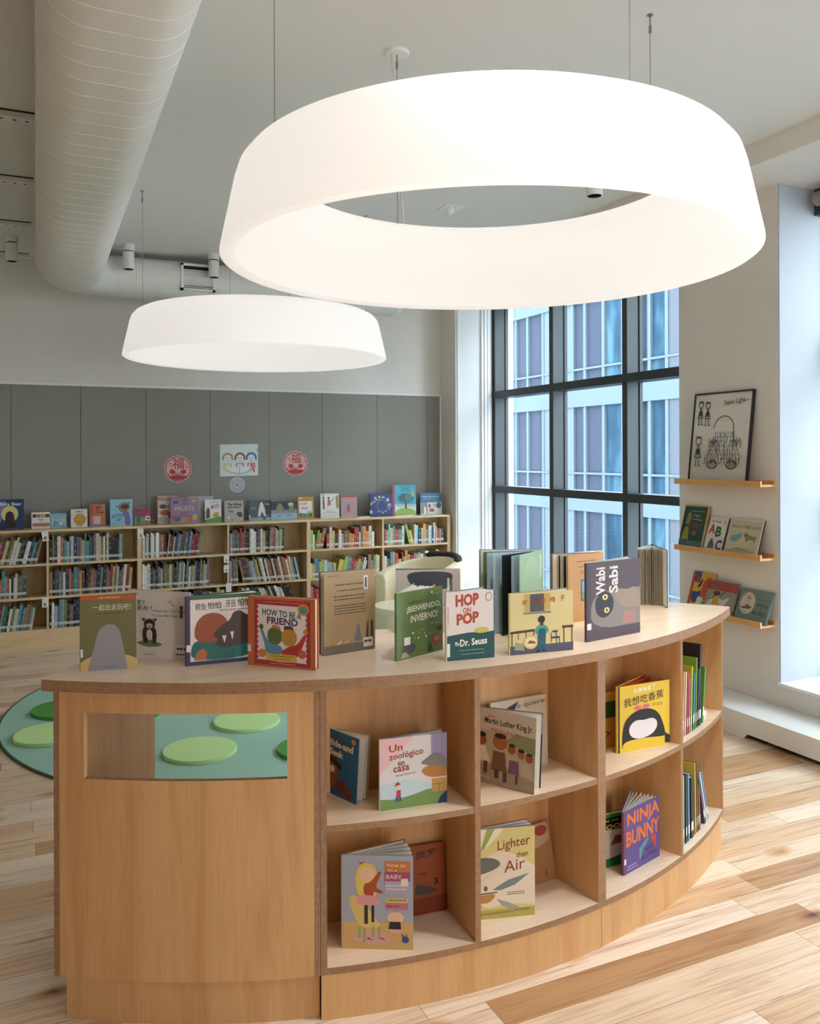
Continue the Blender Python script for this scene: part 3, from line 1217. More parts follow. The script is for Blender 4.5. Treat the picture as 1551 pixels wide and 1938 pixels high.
def text_polys(s, bold=0.0, shear=0.0):
    if any(ord(ch) > 0x2e80 for ch in s):
        bold = min(bold, 0.008)
    elif bold > 0.008:
        bold *= 1.35
    key = (s, bold, shear)
    if key not in _tc:
        cu = bpy.data.curves.new('lettering', 'FONT')
        cu.body = s
        cu.resolution_u = 2
        cu.offset = bold
        cu.shear = shear
        o = bpy.data.objects.new('lettering', cu)
        COL.objects.link(o)
        dg = bpy.context.evaluated_depsgraph_get()
        dg.update()
        me = bpy.data.meshes.new_from_object(o.evaluated_get(dg))
        vs = [(v.co.x, v.co.y) for v in me.vertices]
        ps = [tuple(p.vertices) for p in me.polygons]
        bpy.data.objects.remove(o)
        bpy.data.curves.remove(cu)
        bpy.data.meshes.remove(me)
        xs, ys = [v[0] for v in vs] or [0, 1], [v[1] for v in vs] or [0, 1]
        _tc[key] = (vs, ps, (min(xs), min(ys), max(xs), max(ys)))
    return _tc[key]


class Art:
    """flat printed shapes in cover coordinates 0..1 (x right, y up)"""

    def __init__(self, ops):
        self.ops = ops

    def emit(self, mb, O, ex, ey, n, w, h):
        k = 0
        for op in self.ops:
            t, c = op[0], srgb(op[-1])
            d = n * (0.0003 + 0.00005 * k)
            k += 1

            def pt(x, y):
                return O + ex * (x * w) + ey * (y * h) + d
            if t == 'R':
                _, a, b, c2, d2, _c = op
                mb.add([pt(a, b), pt(c2, b), pt(c2, d2), pt(a, d2)], [(0, 1, 2, 3)], 0, c)
            elif t == 'E':
                _, x, y, rx, ry, _c = op
                m = 22
                mb.add([pt(x + rx * math.cos(6.2832 * i / m), y + ry * math.sin(6.2832 * i / m)) for i in range(m)], [tuple(range(m))], 0, c)
            elif t == 'P':
                pl = op[1]
                if 6 <= len(pl) <= 30:
                    for _ in range(2):          # soften drawn outlines, keep corners on the cover's border
                        nl, m = [], len(pl)
                        for i, p_ in enumerate(pl):
                            if min(p_) < 0.002 or max(p_) > 0.998:
                                nl.append(p_)
                                continue
                            for o_ in (pl[i - 1], pl[(i + 1) % m]):
                                nl.append(tuple(0.76 * a_ + 0.24 * b_ for a_, b_ in zip(p_, o_)))
                        pl = nl
                mb.add([pt(*p) for p in pl], [tuple(range(len(pl)))], 0, c)
            elif t == 'L':
                _, pts, lw, _c = op
                for i in range(len(pts) - 1):
                    a, b = Vector((pts[i][0] * w, pts[i][1] * h)), Vector((pts[i + 1][0] * w, pts[i + 1][1] * h))
                    e = (b - a)
                    if e.length < 1e-6:
                        continue
                    e.normalize()
                    s = Vector((-e.y, e.x)) * (lw * h / 2)
                    e = e * (lw * h * 0.3)
                    mb.add([O + ex * p.x + ey * p.y + d for p in (a - e - s, b + e - s, b + e + s, a - e + s)], [(0, 1, 2, 3)], 0, c)
            elif t == 'T':
                # text fitted to box x0,y0,x1,y1; optional bold, slope
                _, s, a, b, c2, d2 = op[:6]
                bold = op[6] if len(op) > 7 else 0.012
                rise = op[7] if len(op) > 8 else 0.0
                vs, ps, bb = text_polys(s, bold)
                sx, sy = (c2 - a) / max(1e-6, bb[2] - bb[0]), (d2 - b) / max(1e-6, bb[3] - bb[1])
                mb.add([pt(a + (x - bb[0]) * sx, b + (y - bb[1]) * sy + rise * (x - bb[0]) / max(1e-6, bb[2] - bb[0])) for x, y in vs], ps, 0, c)
            elif t == 'S':
                # rows of small print drawn as short dashes: x0,y0,x1,y1,rows
                _, a, b, c2, d2, rows, _c = op
                rg = random.Random(int((a + b * 7) * 1000))
                for r in range(rows):
                    y = d2 - (d2 - b) * (r + 0.5) / rows
                    hh = (d2 - b) / rows * 0.38
                    x = a
                    while x < c2 - 0.01:
                        L = rg.uniform(0.012, 0.05)
                        x2 = min(c2, x + L)
                        mb.add([pt(x, y - hh / 2), pt(x2, y - hh / 2), pt(x2, y + hh / 2), pt(x, y + hh / 2)], [(0, 1, 2, 3)], 0, c)
                        x = x2 + rg.uniform(0.006, 0.014)


UPZ = Vector((0, 0, 1))
WHITE_PAGE = srgb('#e8e4dc')


def leaf_fan(mb, S, d0, d1, w, h, n, up, t=0.0009, col=WHITE_PAGE, cols=None, z0=0.003):
    """n page leaves fanned between unit directions d0 and d1"""
    rg = random.Random(n * 7 + int(w * 1000))
    for i in range(n):
        f = (i + 0.5) / n
        f = min(0.97, max(0.03, f + rg.uniform(-0.2, 0.2) / n))
        d = d0.lerp(d1, f).normalized()
        nn = d.cross(up).normalized()
        ww = w * rg.uniform(0.955, 0.975)
        c = col if not cols else cols[i % len(cols)]
        mb.slab(S + up * z0 + d * 0.003, S + up * z0 + d * ww, up * (h - z0 * 2), nn, t, 0, c)


def vbook(label, S, Fp, H, cov, art, ang=12.0, Bp=None, bcov=None, leaves=10, T=0.008, lean=0.0, pcol=None, pcols=None, group=None, back_art=None, name='picture_book', block=0.004, edge=None):
    """picture book standing open: S spine foot, Fp fore-edge foot of the near cover, ang opening in degrees away from the camera"""
    S, Fp = Vector(S), Vector(Fp)
    d0 = (Fp - S)
    w = d0.length
    d0.normalize()
    cov = srgb(cov)
    bc = srgb(bcov) if bcov else cov
    if Bp is None:
        cands = [Matrix.Rotation(R_(s * ang), 3, 'Z') @ d0 for s in (1, -1)]
        away = (S - Vector((0, 0, S.z)))
        d1 = max(cands, key=lambda q: q.dot(away))
        wb = w
    else:
        d1 = (Vector(Bp) - S)
        wb = d1.length
        d1.normalize()
    n0 = d0.cross(UPZ).normalized()
    if n0.dot(d1) > 0:
        n0 = -n0                      # outward normal of the near cover
    n1 = d1.cross(UPZ).normalized()
    if n1.dot(d0) > 0:
        n1 = -n1
    up = (UPZ + d0 * math.tan(R_(lean))).normalized() if lean else UPZ
    t = thing(name, S, label, 'picture book', group)
    c = 0.0022
    q = MB()
    s0 = S + n0 * (T / 2)
    q.slab(s0, s0 + d0 * w, up * H, n0, c, 0, cov)
    ex = UPZ.cross(n0).normalized()
    left_is_spine = (d0.dot(ex) > 0)
    O = s0 if left_is_spine else s0 + d0 * w
    exx = d0 if left_is_spine else -d0
    if art:
        Art(art).emit(q, O, exx, up, n0, w, H)
    q.build('front_cover', M_PRINT, t, normals=False)
    q = MB()
    s1 = S + n1 * (T / 2)
    q.slab(s1, s1 + d1 * wb, up * H, n1, c, 0, bc)
    if back_art:
        ib = UPZ.cross(-n1).normalized()
        Ob = s1 if d1.dot(ib) > 0 else s1 + d1 * wb
        Art(back_art).emit(q, Ob - n1 * c, d1 if d1.dot(ib) > 0 else -d1, up, -n1, wb, H)
    q.build('back_cover', M_PRINT, t, normals=False)
    q = MB()
    if T > 0.003:
        bd = -(d0 + d1).normalized()
        pts = [s0, s0 + bd * (T * 0.35) - n0 * (T * 0.15), s1 + bd * (T * 0.35) - n1 * (T * 0.15), s1, s1 + (d0 + d1).normalized() * 0.001, s0 + (d0 + d1).normalized() * 0.001]
        q.prism(pts, up * H, 0, edge and srgb(edge) or cov)
        q.build('spine', M_PRINT, t)
    q = MB()
    pc = srgb(pcol) if pcol else WHITE_PAGE
    if block:
        q.slab(s0 - n0 * (c + 0.0002) + up * 0.003 + d0 * 0.002, s0 - n0 * (c + 0.0002) + up * 0.003 + d0 * (w - 0.006), up * (H - 0.006), n0, min(block, T * 0.5), 0, pc)
        if abs(ang) > 4 or Bp is not None:
            q.slab(s1 - n1 * (c + 0.0002) + up * 0.003 + d1 * 0.004, s1 - n1 * (c + 0.0002) + up * 0.003 + d1 * (wb - 0.008), up * (H - 0.007), n1, 0.0012, 0, pc)
    if leaves:
        leaf_fan(q, S + (d0 + d1).normalized() * 0.004, d0, d1, min(w, wb), H - 0.002, leaves, up, 0.0008, pc, [srgb(x) for x in pcols] if pcols else None)
    if q.v:
        q.build('pages', M_PRINT, t)
    return t


def cbook(label, BL, BR, H, T, cov, art, up=UPZ, spine='L', bcov=None, pcol=None, group=None, scol=None, name='picture_book', cat='picture book', hard=True):
    """closed book seen from the front: BL/BR feet of the front cover, T thickness behind it"""
    BL, BR, up = Vector(BL), Vector(BR), Vector(up).normalized()
    ex = BR - BL
    w = ex.length
    ex.normalize()
    n = ex.cross(up).normalized()
    cov = srgb(cov)
    bc = srgb(bcov) if bcov else cov
    t = thing(name, (BL + BR) / 2 - n * (T / 2), label, cat, group)
    c = 0.0022 if hard else 0.0008
    q = MB()
    q.slab(BL, BR, up * H, n, c, 0, cov)
    if art:
        Art(art).emit(q, BL, ex, up, n, w, H)
    q.build('front_cover', M_PRINT, t, normals=False)
    q = MB()
    q.slab(BL - n * (T - c), BR - n * (T - c), up * H, n, c, 0, bc)
    q.build('back_cover', M_PRINT, t)
    pc = srgb(pcol) if pcol else WHITE_PAGE
    i0, i1 = (0.0025, 0.006) if spine == 'L' else (0.006, 0.0025)
    q = MB()
    q.slab(BL - n * (c + 0.0001) + ex * i0 + up * 0.003, BR - n * (c + 0.0001) - ex * i1 + up * 0.003, up * (H - 0.006), n, T - 2 * c - 0.0002, 0, pc)
    q.build('pages', M_PRINT, t)
    q = MB()
    a = BL if spine == 'L' else BR - ex * 0.0022
    q.slab(a - n * c, a + ex * 0.0022 - n * c, up * H, n, T - 2 * c, 0, srgb(scol) if scol else cov)
    q.build('spine', M_PRINT, t)
    return t


def feet(pts, z):
    return [atz(u, v, z) for u, v in pts]


def hgt(p, v):
    return zabove(p, v) - p.z


def off_back(P, gap):
    """keep a foot clear of the cubby's back panel"""
    v = Vector((P.x - C.x, P.y - C.y, 0))
    if v.length < RB + gap:
        v = v.normalized() * (RB + gap)
        return Vector((C.x + v.x, C.y + v.y, P.z))
    return P


def clampS(S, F, amin, r=0.012):
    """slide the spine foot towards the fore-edge until it clears the divider at polar angle amin"""
    for i in range(200):
        a = math.degrees(math.atan2(S.x - C.x, C.y - S.y))
        if a > amin:
            break
        S = S.lerp(F, 0.01)
    return S


G_TOP = 'picture books standing on the countertop'
G_CUB = 'picture books in the island cubbies'
Z = ZT


def sticker(x, y, w=0.1, h=0.09):
    return [('R', x, y, x + w, y + h, '#e4e0da')]


# --- 1 olive cover with orange band
S, F = feet([(152.6, 1270.2), (259, 1264.7)], Z)
vbook('olive picture book with orange top band, leftmost on the countertop', S, F, hgt(S, 1128.4), '#6f6a48', [
    ('R', 0, 0.945, 1, 1, '#b4512e'), ('T', '小猪小象系列绘本', 0.30, 0.955, 0.70, 0.985, 0.0, '#d8c4a8'), ('T', '一起出去玩吧！', 0.22, 0.80, 0.90, 0.885, 0.005, '#d6cdb4'),
    ('S', 0.28, 0.745, 0.76, 0.775, 1, '#4d4930'),
    ('P', [(0, 0), (0, 0.11), (0.1, 0.16), (0.2, 0.19), (0.26, 0)], '#c9a872'), ('P', [(0.78, 0), (0.72, 0.20), (0.85, 0.19), (1, 0.14), (1, 0)], '#c9a872'),
    ('P', [(0.12, 0), (0.2, 0.2), (0.26, 0.36), (0.3, 0.5), (0.38, 0.58), (0.5, 0.62), (0.62, 0.60), (0.7, 0.52), (0.74, 0.38), (0.79, 0.2), (0.84, 0)], '#8f8c90'),
    ('T', '新星出版社', 0.40, 0.03, 0.66, 0.05, 0.0, '#3a3a3c'), ('R', 0, 0.18, 0.045, 0.29, '#d9d5cf')], ang=9, leaves=6, T=0.006, group=G_TOP)
# --- 2 white back cover with puppy
S, F = feet([(359, 1249.5), (233, 1243.5)], Z)
vbook('white picture book showing a puppy in grass and a barcode, behind the olive book', S, F, hgt(S, 1121.5), '#d6cdc6', [
    ('T', '里？', 0.20, 0.80, 0.34, 0.87, 0.01, '#2b2a28'), ('T', '朋友！', 0.20, 0.72, 0.44, 0.79, 0.01, '#2b2a28'),
    ('T', 'Where Are You Going?', 0.45, 0.685, 0.96, 0.735, 0.01, '#7a675c'), ('T', 'To See My Friend!', 0.45, 0.62, 0.88, 0.665, 0.01, '#7a675c'),
    ('R', 0.86, 0.62, 0.91, 0.80, '#4a4a4a'), ('L', [(0.66, 0.82), (0.76, 0.87), (0.66, 0.87)], 0.004, '#8c8a80'), ('L', [(0.70, 0.86), (0.78, 0.79)], 0.012, '#a5813c'),
    ('P', [(0.2, 0.24), (0.28, 0.2), (0.36, 0.18), (0.52, 0.18), (0.62, 0.22), (0.52, 0.25), (0.44, 0.29), (0.34, 0.27)], '#6d7a4a'),
    ('P', [(0.31, 0.24), (0.30, 0.44), (0.36, 0.5), (0.46, 0.5), (0.52, 0.42), (0.51, 0.22), (0.46, 0.22), (0.45, 0.34), (0.39, 0.34), (0.38, 0.22)], '#3a332c'),
    ('E', 0.41, 0.36, 0.045, 0.08, '#cfc3b2'), ('E', 0.41, 0.52, 0.085, 0.075, '#3f372f'), ('E', 0.41, 0.49, 0.05, 0.04, '#bfae98'), ('E', 0.41, 0.475, 0.014, 0.01, '#1d1a18'),
    ('P', [(0.32, 0.55), (0.29, 0.60), (0.36, 0.60)], '#4a4038'), ('P', [(0.50, 0.55), (0.46, 0.60), (0.53, 0.60)], '#4a4038'),
    ('R', 0.80, 0.09, 0.97, 0.22, '#e6e2dc'), ('S', 0.82, 0.125, 0.95, 0.205, 1, '#2c2c2c'), ('R', 0.80, 0.075, 0.97, 0.09, '#2f2b2b'),
    ('T', '接力出版社', 0.33, 0.055, 0.50, 0.08, 0.0, '#3a3a3a')], ang=9, leaves=6, T=0.008, group=G_TOP, bcov='#cfc6bf')
# --- 3 crocodile dentist style cover: purple edged
S, F = feet([(352.4, 1260.5), (493, 1247.2)], Z)
vbook('white picture book with purple spine and large rust and brown shapes', S, F, hgt(S, 1129), '#d9cfc8', [
    ('R', 0, 0.945, 1, 1, '#2f5a36'), ('R', 0, 0, 0.05, 1, '#3d2c52'), ('R', 0.05, 0, 1, 0.055, '#2e2c58'),
    ('T', '鳄鱼', 0.12, 0.79, 0.26, 0.89, 0.0, '#2a2626'), ('T', '怕怕', 0.28, 0.80, 0.46, 0.90, 0.03, '#161414'), ('T', '牙医', 0.52, 0.81, 0.66, 0.91, 0.0, '#2a2626'), ('T', '怕怕', 0.68, 0.82, 0.86, 0.93, 0.03, '#161414'),
    ('S', 0.44, 0.755, 0.85, 0.79, 1, '#6b625c'),
    ('P', [(0.06, 0.06), (0.06, 0.28), (0.14, 0.36), (0.4, 0.33), (0.9, 0.30), (0.9, 0.06)], '#23645f'),
    ('P', [(0.10, 0.46), (0.13, 0.62), (0.22, 0.72), (0.34, 0.75), (0.46, 0.72), (0.55, 0.62), (0.55, 0.45), (0.42, 0.32), (0.2, 0.31), (0.12, 0.38)], '#96482a'),
    ('P', [(0.36, 0.45), (0.46, 0.55), (0.58, 0.62), (0.62, 0.74), (0.72, 0.76), (0.80, 0.68), (0.9, 0.7), (0.9, 0.30), (0.7, 0.24), (0.5, 0.22), (0.38, 0.27), (0.42, 0.36), (0.36, 0.40)], '#43332b'),
    ('P', [(0.47, 0.40), (0.53, 0.40), (0.505, 0.29)], '#e6dfd8'), ('P', [(0.58, 0.45), (0.63, 0.45), (0.61, 0.33)], '#e6dfd8'), ('P', [(0.1, 0.07), (0.14, 0.19), (0.22, 0.24), (0.27, 0.18), (0.26, 0.07)], '#b0653c'),
    ('R', 0, 0.20, 0.05, 0.30, '#ddd9d3'), ('T', '接力出版社', 0.50, 0.085, 0.63, 0.11, 0.0, '#13302e')], ang=12, leaves=9, T=0.009, bcov='#2c3a34', edge='#3d2c52', group=G_TOP)
# --- 4 orange How to be a friend
BL, BR = feet([(469.1, 1258.2), (596.5, 1269.2)], Z)
zig = [(0.14, 0.10)] + [(0.14 + 0.025 * (i % 2), 0.10 + 0.79 * i / 22) for i in range(23)] + [(0.88 - 0.02 * (i % 2), 0.88 - 0.80 * i / 22) for i in range(23)]
cbook('thick orange hardcover with white zigzag panel, standing closed on the countertop', BL, BR, hgt(BL, 1127.6), 0.026, '#b9683a', [
    ('R', 0.10, 0.03, 0.93, 0.96, '#a83046'), ('P', zig, '#e2d6d2'), ('S', 0.22, 0.915, 0.78, 0.94, 1, '#d99a52'),
    ('T', 'HOW TO BE A', 0.22, 0.74, 0.80, 0.835, 0.02, -0.04, '#1f5f6c'), ('T', 'FRIEND', 0.29, 0.62, 0.75, 0.72, 0.025, -0.02, '#4b3568'),
    ('E', 0.83, 0.845, 0.085, 0.085, '#c98a3c'), ('E', 0.83, 0.84, 0.055, 0.055, '#4f8f88'),
    ('P', [(0.18, 0.54), (0.22, 0.55), (0.30, 0.36), (0.52, 0.31), (0.52, 0.18), (0.27, 0.18), (0.25, 0.35)], '#5c8aa6'), ('P', [(0.48, 0.22), (0.62, 0.31), (0.74, 0.34), (0.84, 0.50), (0.88, 0.47), (0.80, 0.28), (0.76, 0.16), (0.56, 0.16)], '#b23a34'),
    ('E', 0.41, 0.45, 0.115, 0.13, '#5a6b3c'), ('E', 0.62, 0.435, 0.115, 0.13, '#b58a3a'), ('P', [(0.35, 0.55), (0.38, 0.61), (0.48, 0.59), (0.5, 0.53), (0.42, 0.56)], '#c17a35'), ('P', [(0.54, 0.54), (0.55, 0.60), (0.66, 0.60), (0.70, 0.54), (0.62, 0.56)], '#5a4232'),
    ('E', 0.205, 0.57, 0.035, 0.04, '#5a6b3c'), ('E', 0.86, 0.53, 0.035, 0.04, '#b58a3a'),
    ('E', 0.22, 0.19, 0.065, 0.06, '#c97a3c'), ('E', 0.81, 0.21, 0.06, 0.06, '#c0623a'),
    ('P', [(0.28, 0.10), (0.28, 0.19), (0.72, 0.19), (0.74, 0.09), (0.5, 0.075)], '#d6a84a'), ('T', 'A Guide to Making Friends', 0.34, 0.148, 0.70, 0.172, 0.01, '#3c2c20'), ('T', 'and Keeping Them', 0.40, 0.108, 0.64, 0.133, 0.01, '#3c2c20'),
    ('S', 0.32, 0.045, 0.72, 0.065, 1, '#e0c0b8'), ('R', 0, 0.20, 0.05, 0.30, '#dcd8d2')], group=G_TOP)
# --- 5 brown back cover
S, F = feet([(705.5, 1226.8), (610.8, 1241)], Z)
vbook('tall kraft brown picture book with small ducks and barcode, near the counter middle', S, F, hgt(F, 1084.6), '#a58d6c', [
    ('R', 0, 0, 1, 0.11, '#6e675e'), ('T', '青豆童书馆', 0.08, 0.945, 0.29, 0.965, 0.0, '#3b342c'), ('S', 0.2, 0.82, 0.78, 0.86, 1, '#4d4334'), ('S', 0.25, 0.75, 0.8, 0.79, 1, '#5b503f'), ('S', 0.2, 0.64, 0.82, 0.72, 2, '#5b503f'),
    ('S', 0.2, 0.47, 0.83, 0.60, 4, '#5b503f'), ('R', 0.79, 0.76, 0.87, 0.93, '#d8d4cc'), ('R', 0.81, 0.78, 0.85, 0.91, '#55565a'),
    ('P', [(0.62, 0.12), (0.60, 0.16), (0.64, 0.28), (0.66, 0.35), (0.70, 0.34), (0.72, 0.24), (0.76, 0.13)], '#6f7276'), ('P', [(0.06, 0.10), (0.14, 0.14), (0.19, 0.18), (0.17, 0.12)], '#b98a44'), ('P', [(0.22, 0.11), (0.3, 0.14), (0.36, 0.19), (0.32, 0.12)], '#d2cbbb'), ('P', [(0.36, 0.12), (0.46, 0.15), (0.52, 0.21), (0.46, 0.13)], '#b9b7ad'),
    ('P', [(0.82, 0.14), (0.86, 0.36), (0.88, 0.36), (0.88, 0.13)], '#4c3f33'), ('P', [(0.93, 0.13), (0.93, 0.36), (0.97, 0.37), (0.99, 0.12)], '#4c3f33'),
    ('R', 0.78, 0.045, 0.97, 0.16, '#d8d2c8'), ('S', 0.80, 0.075, 0.95, 0.15, 1, '#2a2a2a')], ang=7, leaves=7, T=0.016, block=0.007, bcov='#7c6c5c', group=G_TOP)
# --- 6 green bienvenido
S, F = feet([(749.6, 1251), (835.5, 1229)], Z)
vbook('green picture book with white Spanish title and red round badge, standing open', S, F, hgt(S, 1123), '#5f7442', [
    ('T', 'Ángela Navarro', 0.22, 0.80, 0.58, 0.84, 0.008, 0.02, '#27412c'), ('T', '¡BIENVENIDO,', 0.20, 0.66, 0.95, 0.77, 0.012, 0.02, '#e2ddce'), ('T', 'INVIERNO!', 0.28, 0.52, 0.88, 0.63, 0.012, 0.02, '#e2ddce'),
    ('S', 0.70, 0.44, 0.92, 0.48, 2, '#8fa58c'), ('E', 0.75, 0.93, 0.016, 0.016, '#e8e6dc'), ('E', 0.81, 0.91, 0.008, 0.006, '#e8e6dc'), ('E', 0.87, 0.905, 0.008, 0.006, '#e8e6dc'),
    ('E', 0.33, 0.365, 0.018, 0.018, '#e4e2d8'), ('E', 0.45, 0.275, 0.016, 0.014, '#e4e2d8'), ('E', 0.62, 0.275, 0.018, 0.017, '#e4e2d8'), ('E', 0.46, 0.36, 0.01, 0.009, '#e4e2d8'), ('E', 0.53, 0.39, 0.01, 0.009, '#e4e2d8'), ('E', 0.58, 0.33, 0.009, 0.008, '#e4e2d8'), ('E', 0.70, 0.30, 0.01, 0.009, '#e4e2d8'), ('E', 0.38, 0.29, 0.009, 0.008, '#e4e2d8'),
    ('E', 0.85, 0.20, 0.085, 0.085, '#a63a3e'), ('S', 0.80, 0.17, 0.91, 0.24, 4, '#d9a3a0'), ('P', [(0.08, 0.13), (0.14, 0.22), (0.28, 0.23), (0.38, 0.2), (0.39, 0.12), (0.3, 0.07), (0.18, 0.06)], '#4f5154'),
    ('P', [(0.06, 0.02), (0.1, 0.1), (0.18, 0.1), (0.26, 0.02)], '#a59b86'), ('P', [(0.64, 0.03), (0.71, 0.14), (0.78, 0.03)], '#23402f'), ('P', [(0.66, 0.08), (0.71, 0.17), (0.76, 0.08)], '#23402f'), ('E', 0.93, 0.36, 0.05, 0.045, '#5a4630'),
    ('R', 0.14, 0.205, 0.27, 0.32, '#e3e1db'), ('T', 'COMBEL', 0.50, 0.07, 0.60, 0.085, 0.0, '#1e2b1c')], ang=27, leaves=7, T=0.010, bcov='#8faa86', group=G_TOP, block=0.002)
# --- 7 pale grey cover with dark cloud
S, F = feet([(868.7, 1196.3), (748.7, 1198.6)], Z)
vbook('pale grey picture book with a dark cloud across its top, behind the green book', S, F, hgt(S, 1076.7), '#b5acaa', [
    ('P', [(0.16, 0.97), (0.2, 0.80), (0.34, 0.68), (0.5, 0.76), (0.62, 0.70), (0.8, 0.68), (0.9, 0.84), (0.88, 0.97)], '#3d424c'), ('P', [(0.5, 0.70), (0.62, 0.78), (0.6, 0.62), (0.46, 0.6)], '#b79b60'),
    ('R', 0.81, 0.60, 0.84, 0.86, '#d4d0ca'), ('R', 0.85, 0.62, 0.89, 0.85, '#5a5d64'), ('L', [(0.72, 0.44), (0.80, 0.46)], 0.01, '#5b5a58'), ('L', [(0.72, 0.32), (0.84, 0.32)], 0.006, '#777777')], ang=6, leaves=5, T=0.012, bcov='#4b4a50', group=G_TOP)
# --- 8 white and green
S, F = feet([(844.6, 1251), (934.2, 1243.3)], Z)
vbook('small white and dark green reader with red title lettering', S, F, hgt(S, 1120.7), '#d8ccc6', [
    ('P', [(0, 0), (0, 0.36), (0.25, 0.38), (0.5, 0.40), (0.75, 0.38), (1, 0.40), (1, 0)], '#17494a'), ('R', 0.985, 0, 1, 1, '#17494a'),
    ('T', 'HOP', 0.18, 0.775, 0.67, 0.955, 0.035, 0.02, '#a93e26'), ('T', 'ON', 0.33, 0.68, 0.50, 0.755, 0.02, 0.01, '#a93e26'), ('T', 'POP', 0.20, 0.505, 0.67, 0.675, 0.035, 0.03, '#a93e26'),
    ('E', 0.88, 0.905, 0.07, 0.065, '#8d5a4c'), ('E', 0.88, 0.905, 0.06, 0.055, '#d8ccc6'), ('E', 0.72, 0.42, 0.16, 0.045, '#bcae54'),
    ('T', 'By', 0.17, 0.20, 0.26, 0.27, 0.012, '#e2dcd4'), ('T', 'Dr. Seuss', 0.27, 0.195, 0.84, 0.30, 0.02, 0.02, '#e6e0d8'), ('S', 0.26, 0.125, 0.80, 0.155, 1, '#7fa09a'), ('S', 0.30, 0.07, 0.78, 0.10, 1, '#7fa09a'),
    ('R', 0, 0.06, 0.06, 0.25, '#e4dfd8'), ('T', 'HOP ON POP', 0.012, 0.52, 0.04, 0.79, 0.0, '#a93e26')], ang=20, leaves=10, T=0.010, bcov='#7d97a0', group=G_TOP)
# --- 9 large fan open blue-green book
zt = Z + 0.302
g = lambda u, v: Vector((*atz(u, v, zt).xy, Z))
S9, F9, B9 = g(1024, 1039), g(981, 1051.3), g(906, 1039.7)
root9 = vbook('large pale green and blue picture book fanned open, in front of the window', S9, F9, 0.302, '#a3c3a4', [('E', 0.5, 0.55, 0.42, 0.4, '#b2cfb0'), ('R', 0.86, 0.66, 0.93, 0.93, '#e4ebe4'), ('R', 0.885, 0.69, 0.905, 0.90, '#a3c3a4')],
      Bp=B9, bcov='#8fa3ab', leaves=0, T=0.010, group=G_TOP, back_art=[('R', 0, 0, 1, 0.45, '#66796a'), ('R', 0.0, 0.45, 1, 1, '#8c9fae'), ('E', 0.20, 0.60, 0.13, 0.12, '#35533a'), ('R', 0.19, 0.42, 0.21, 0.52, '#3b3428')])
fan = MB()
for f, col in ((0.15, '#9fb9c8'), (0.32, '#1d2422'), (0.5, '#a9c4d6'), (0.66, '#a3bccb'), (0.82, '#5d7a55')):
    d = (F9 - S9).normalized().lerp((B9 - S9).normalized(), f).normalized()
    ww = (F9 - S9).length * (1 - f) + (B9 - S9).length * f
    fan.slab(S9 + d * 0.006 + UPZ * 0.003, S9 + d * (ww * 0.97) + UPZ * 0.003, UPZ * 0.294, d.cross(UPZ), 0.0012, 0, srgb(col))
fan.build('pages', M_PRINT, root9)
# --- 10 orange back cover, and a yellow book behind it
zt = Z + 0.266
g = lambda u, v: Vector((*atz(u, v, zt).xy, Z))
S, F, B = g(1137.5, 1045), g(1072.2, 1051.6), g(1042.4, 1047.9)
vbook('ochre picture book with small text and blue picture, left of the dark cat book', S, F, 0.266, '#c08a4e', [
    ('S', 0.24, 0.88, 0.80, 0.91, 1, '#5a3d1c'), ('S', 0.3, 0.80, 0.76, 0.83, 1, '#6a4a26'), ('S', 0.34, 0.70, 0.72, 0.76, 3, '#6a4a26'), ('R', 0.36, 0.30, 0.70, 0.62, '#4a3f30'), ('R', 0.39, 0.32, 0.67, 0.60, '#6f9cc4'), ('R', 0.39, 0.32, 0.67, 0.44, '#6f8a52')],
      Bp=B, bcov='#8d6a40', leaves=6, T=0.012, pcols=['#cfc4b4', '#2a2422', '#c9bda8'], group=G_TOP)
p0, p1 = atz(1086, 1158, Z), atz(1136, 1152, Z)
cbook('white and yellow picture book standing behind the ochre book', p0, p1, hgt(p0, 1046), 0.012, '#dcd4c4', [('P', [(0.7, 1), (1, 1), (1, 0.55)], '#d8b347'), ('S', 0.05, 0.88, 0.66, 0.96, 2, '#2b2b2b')], up=(0.06, 0.02, 1), group=G_TOP)
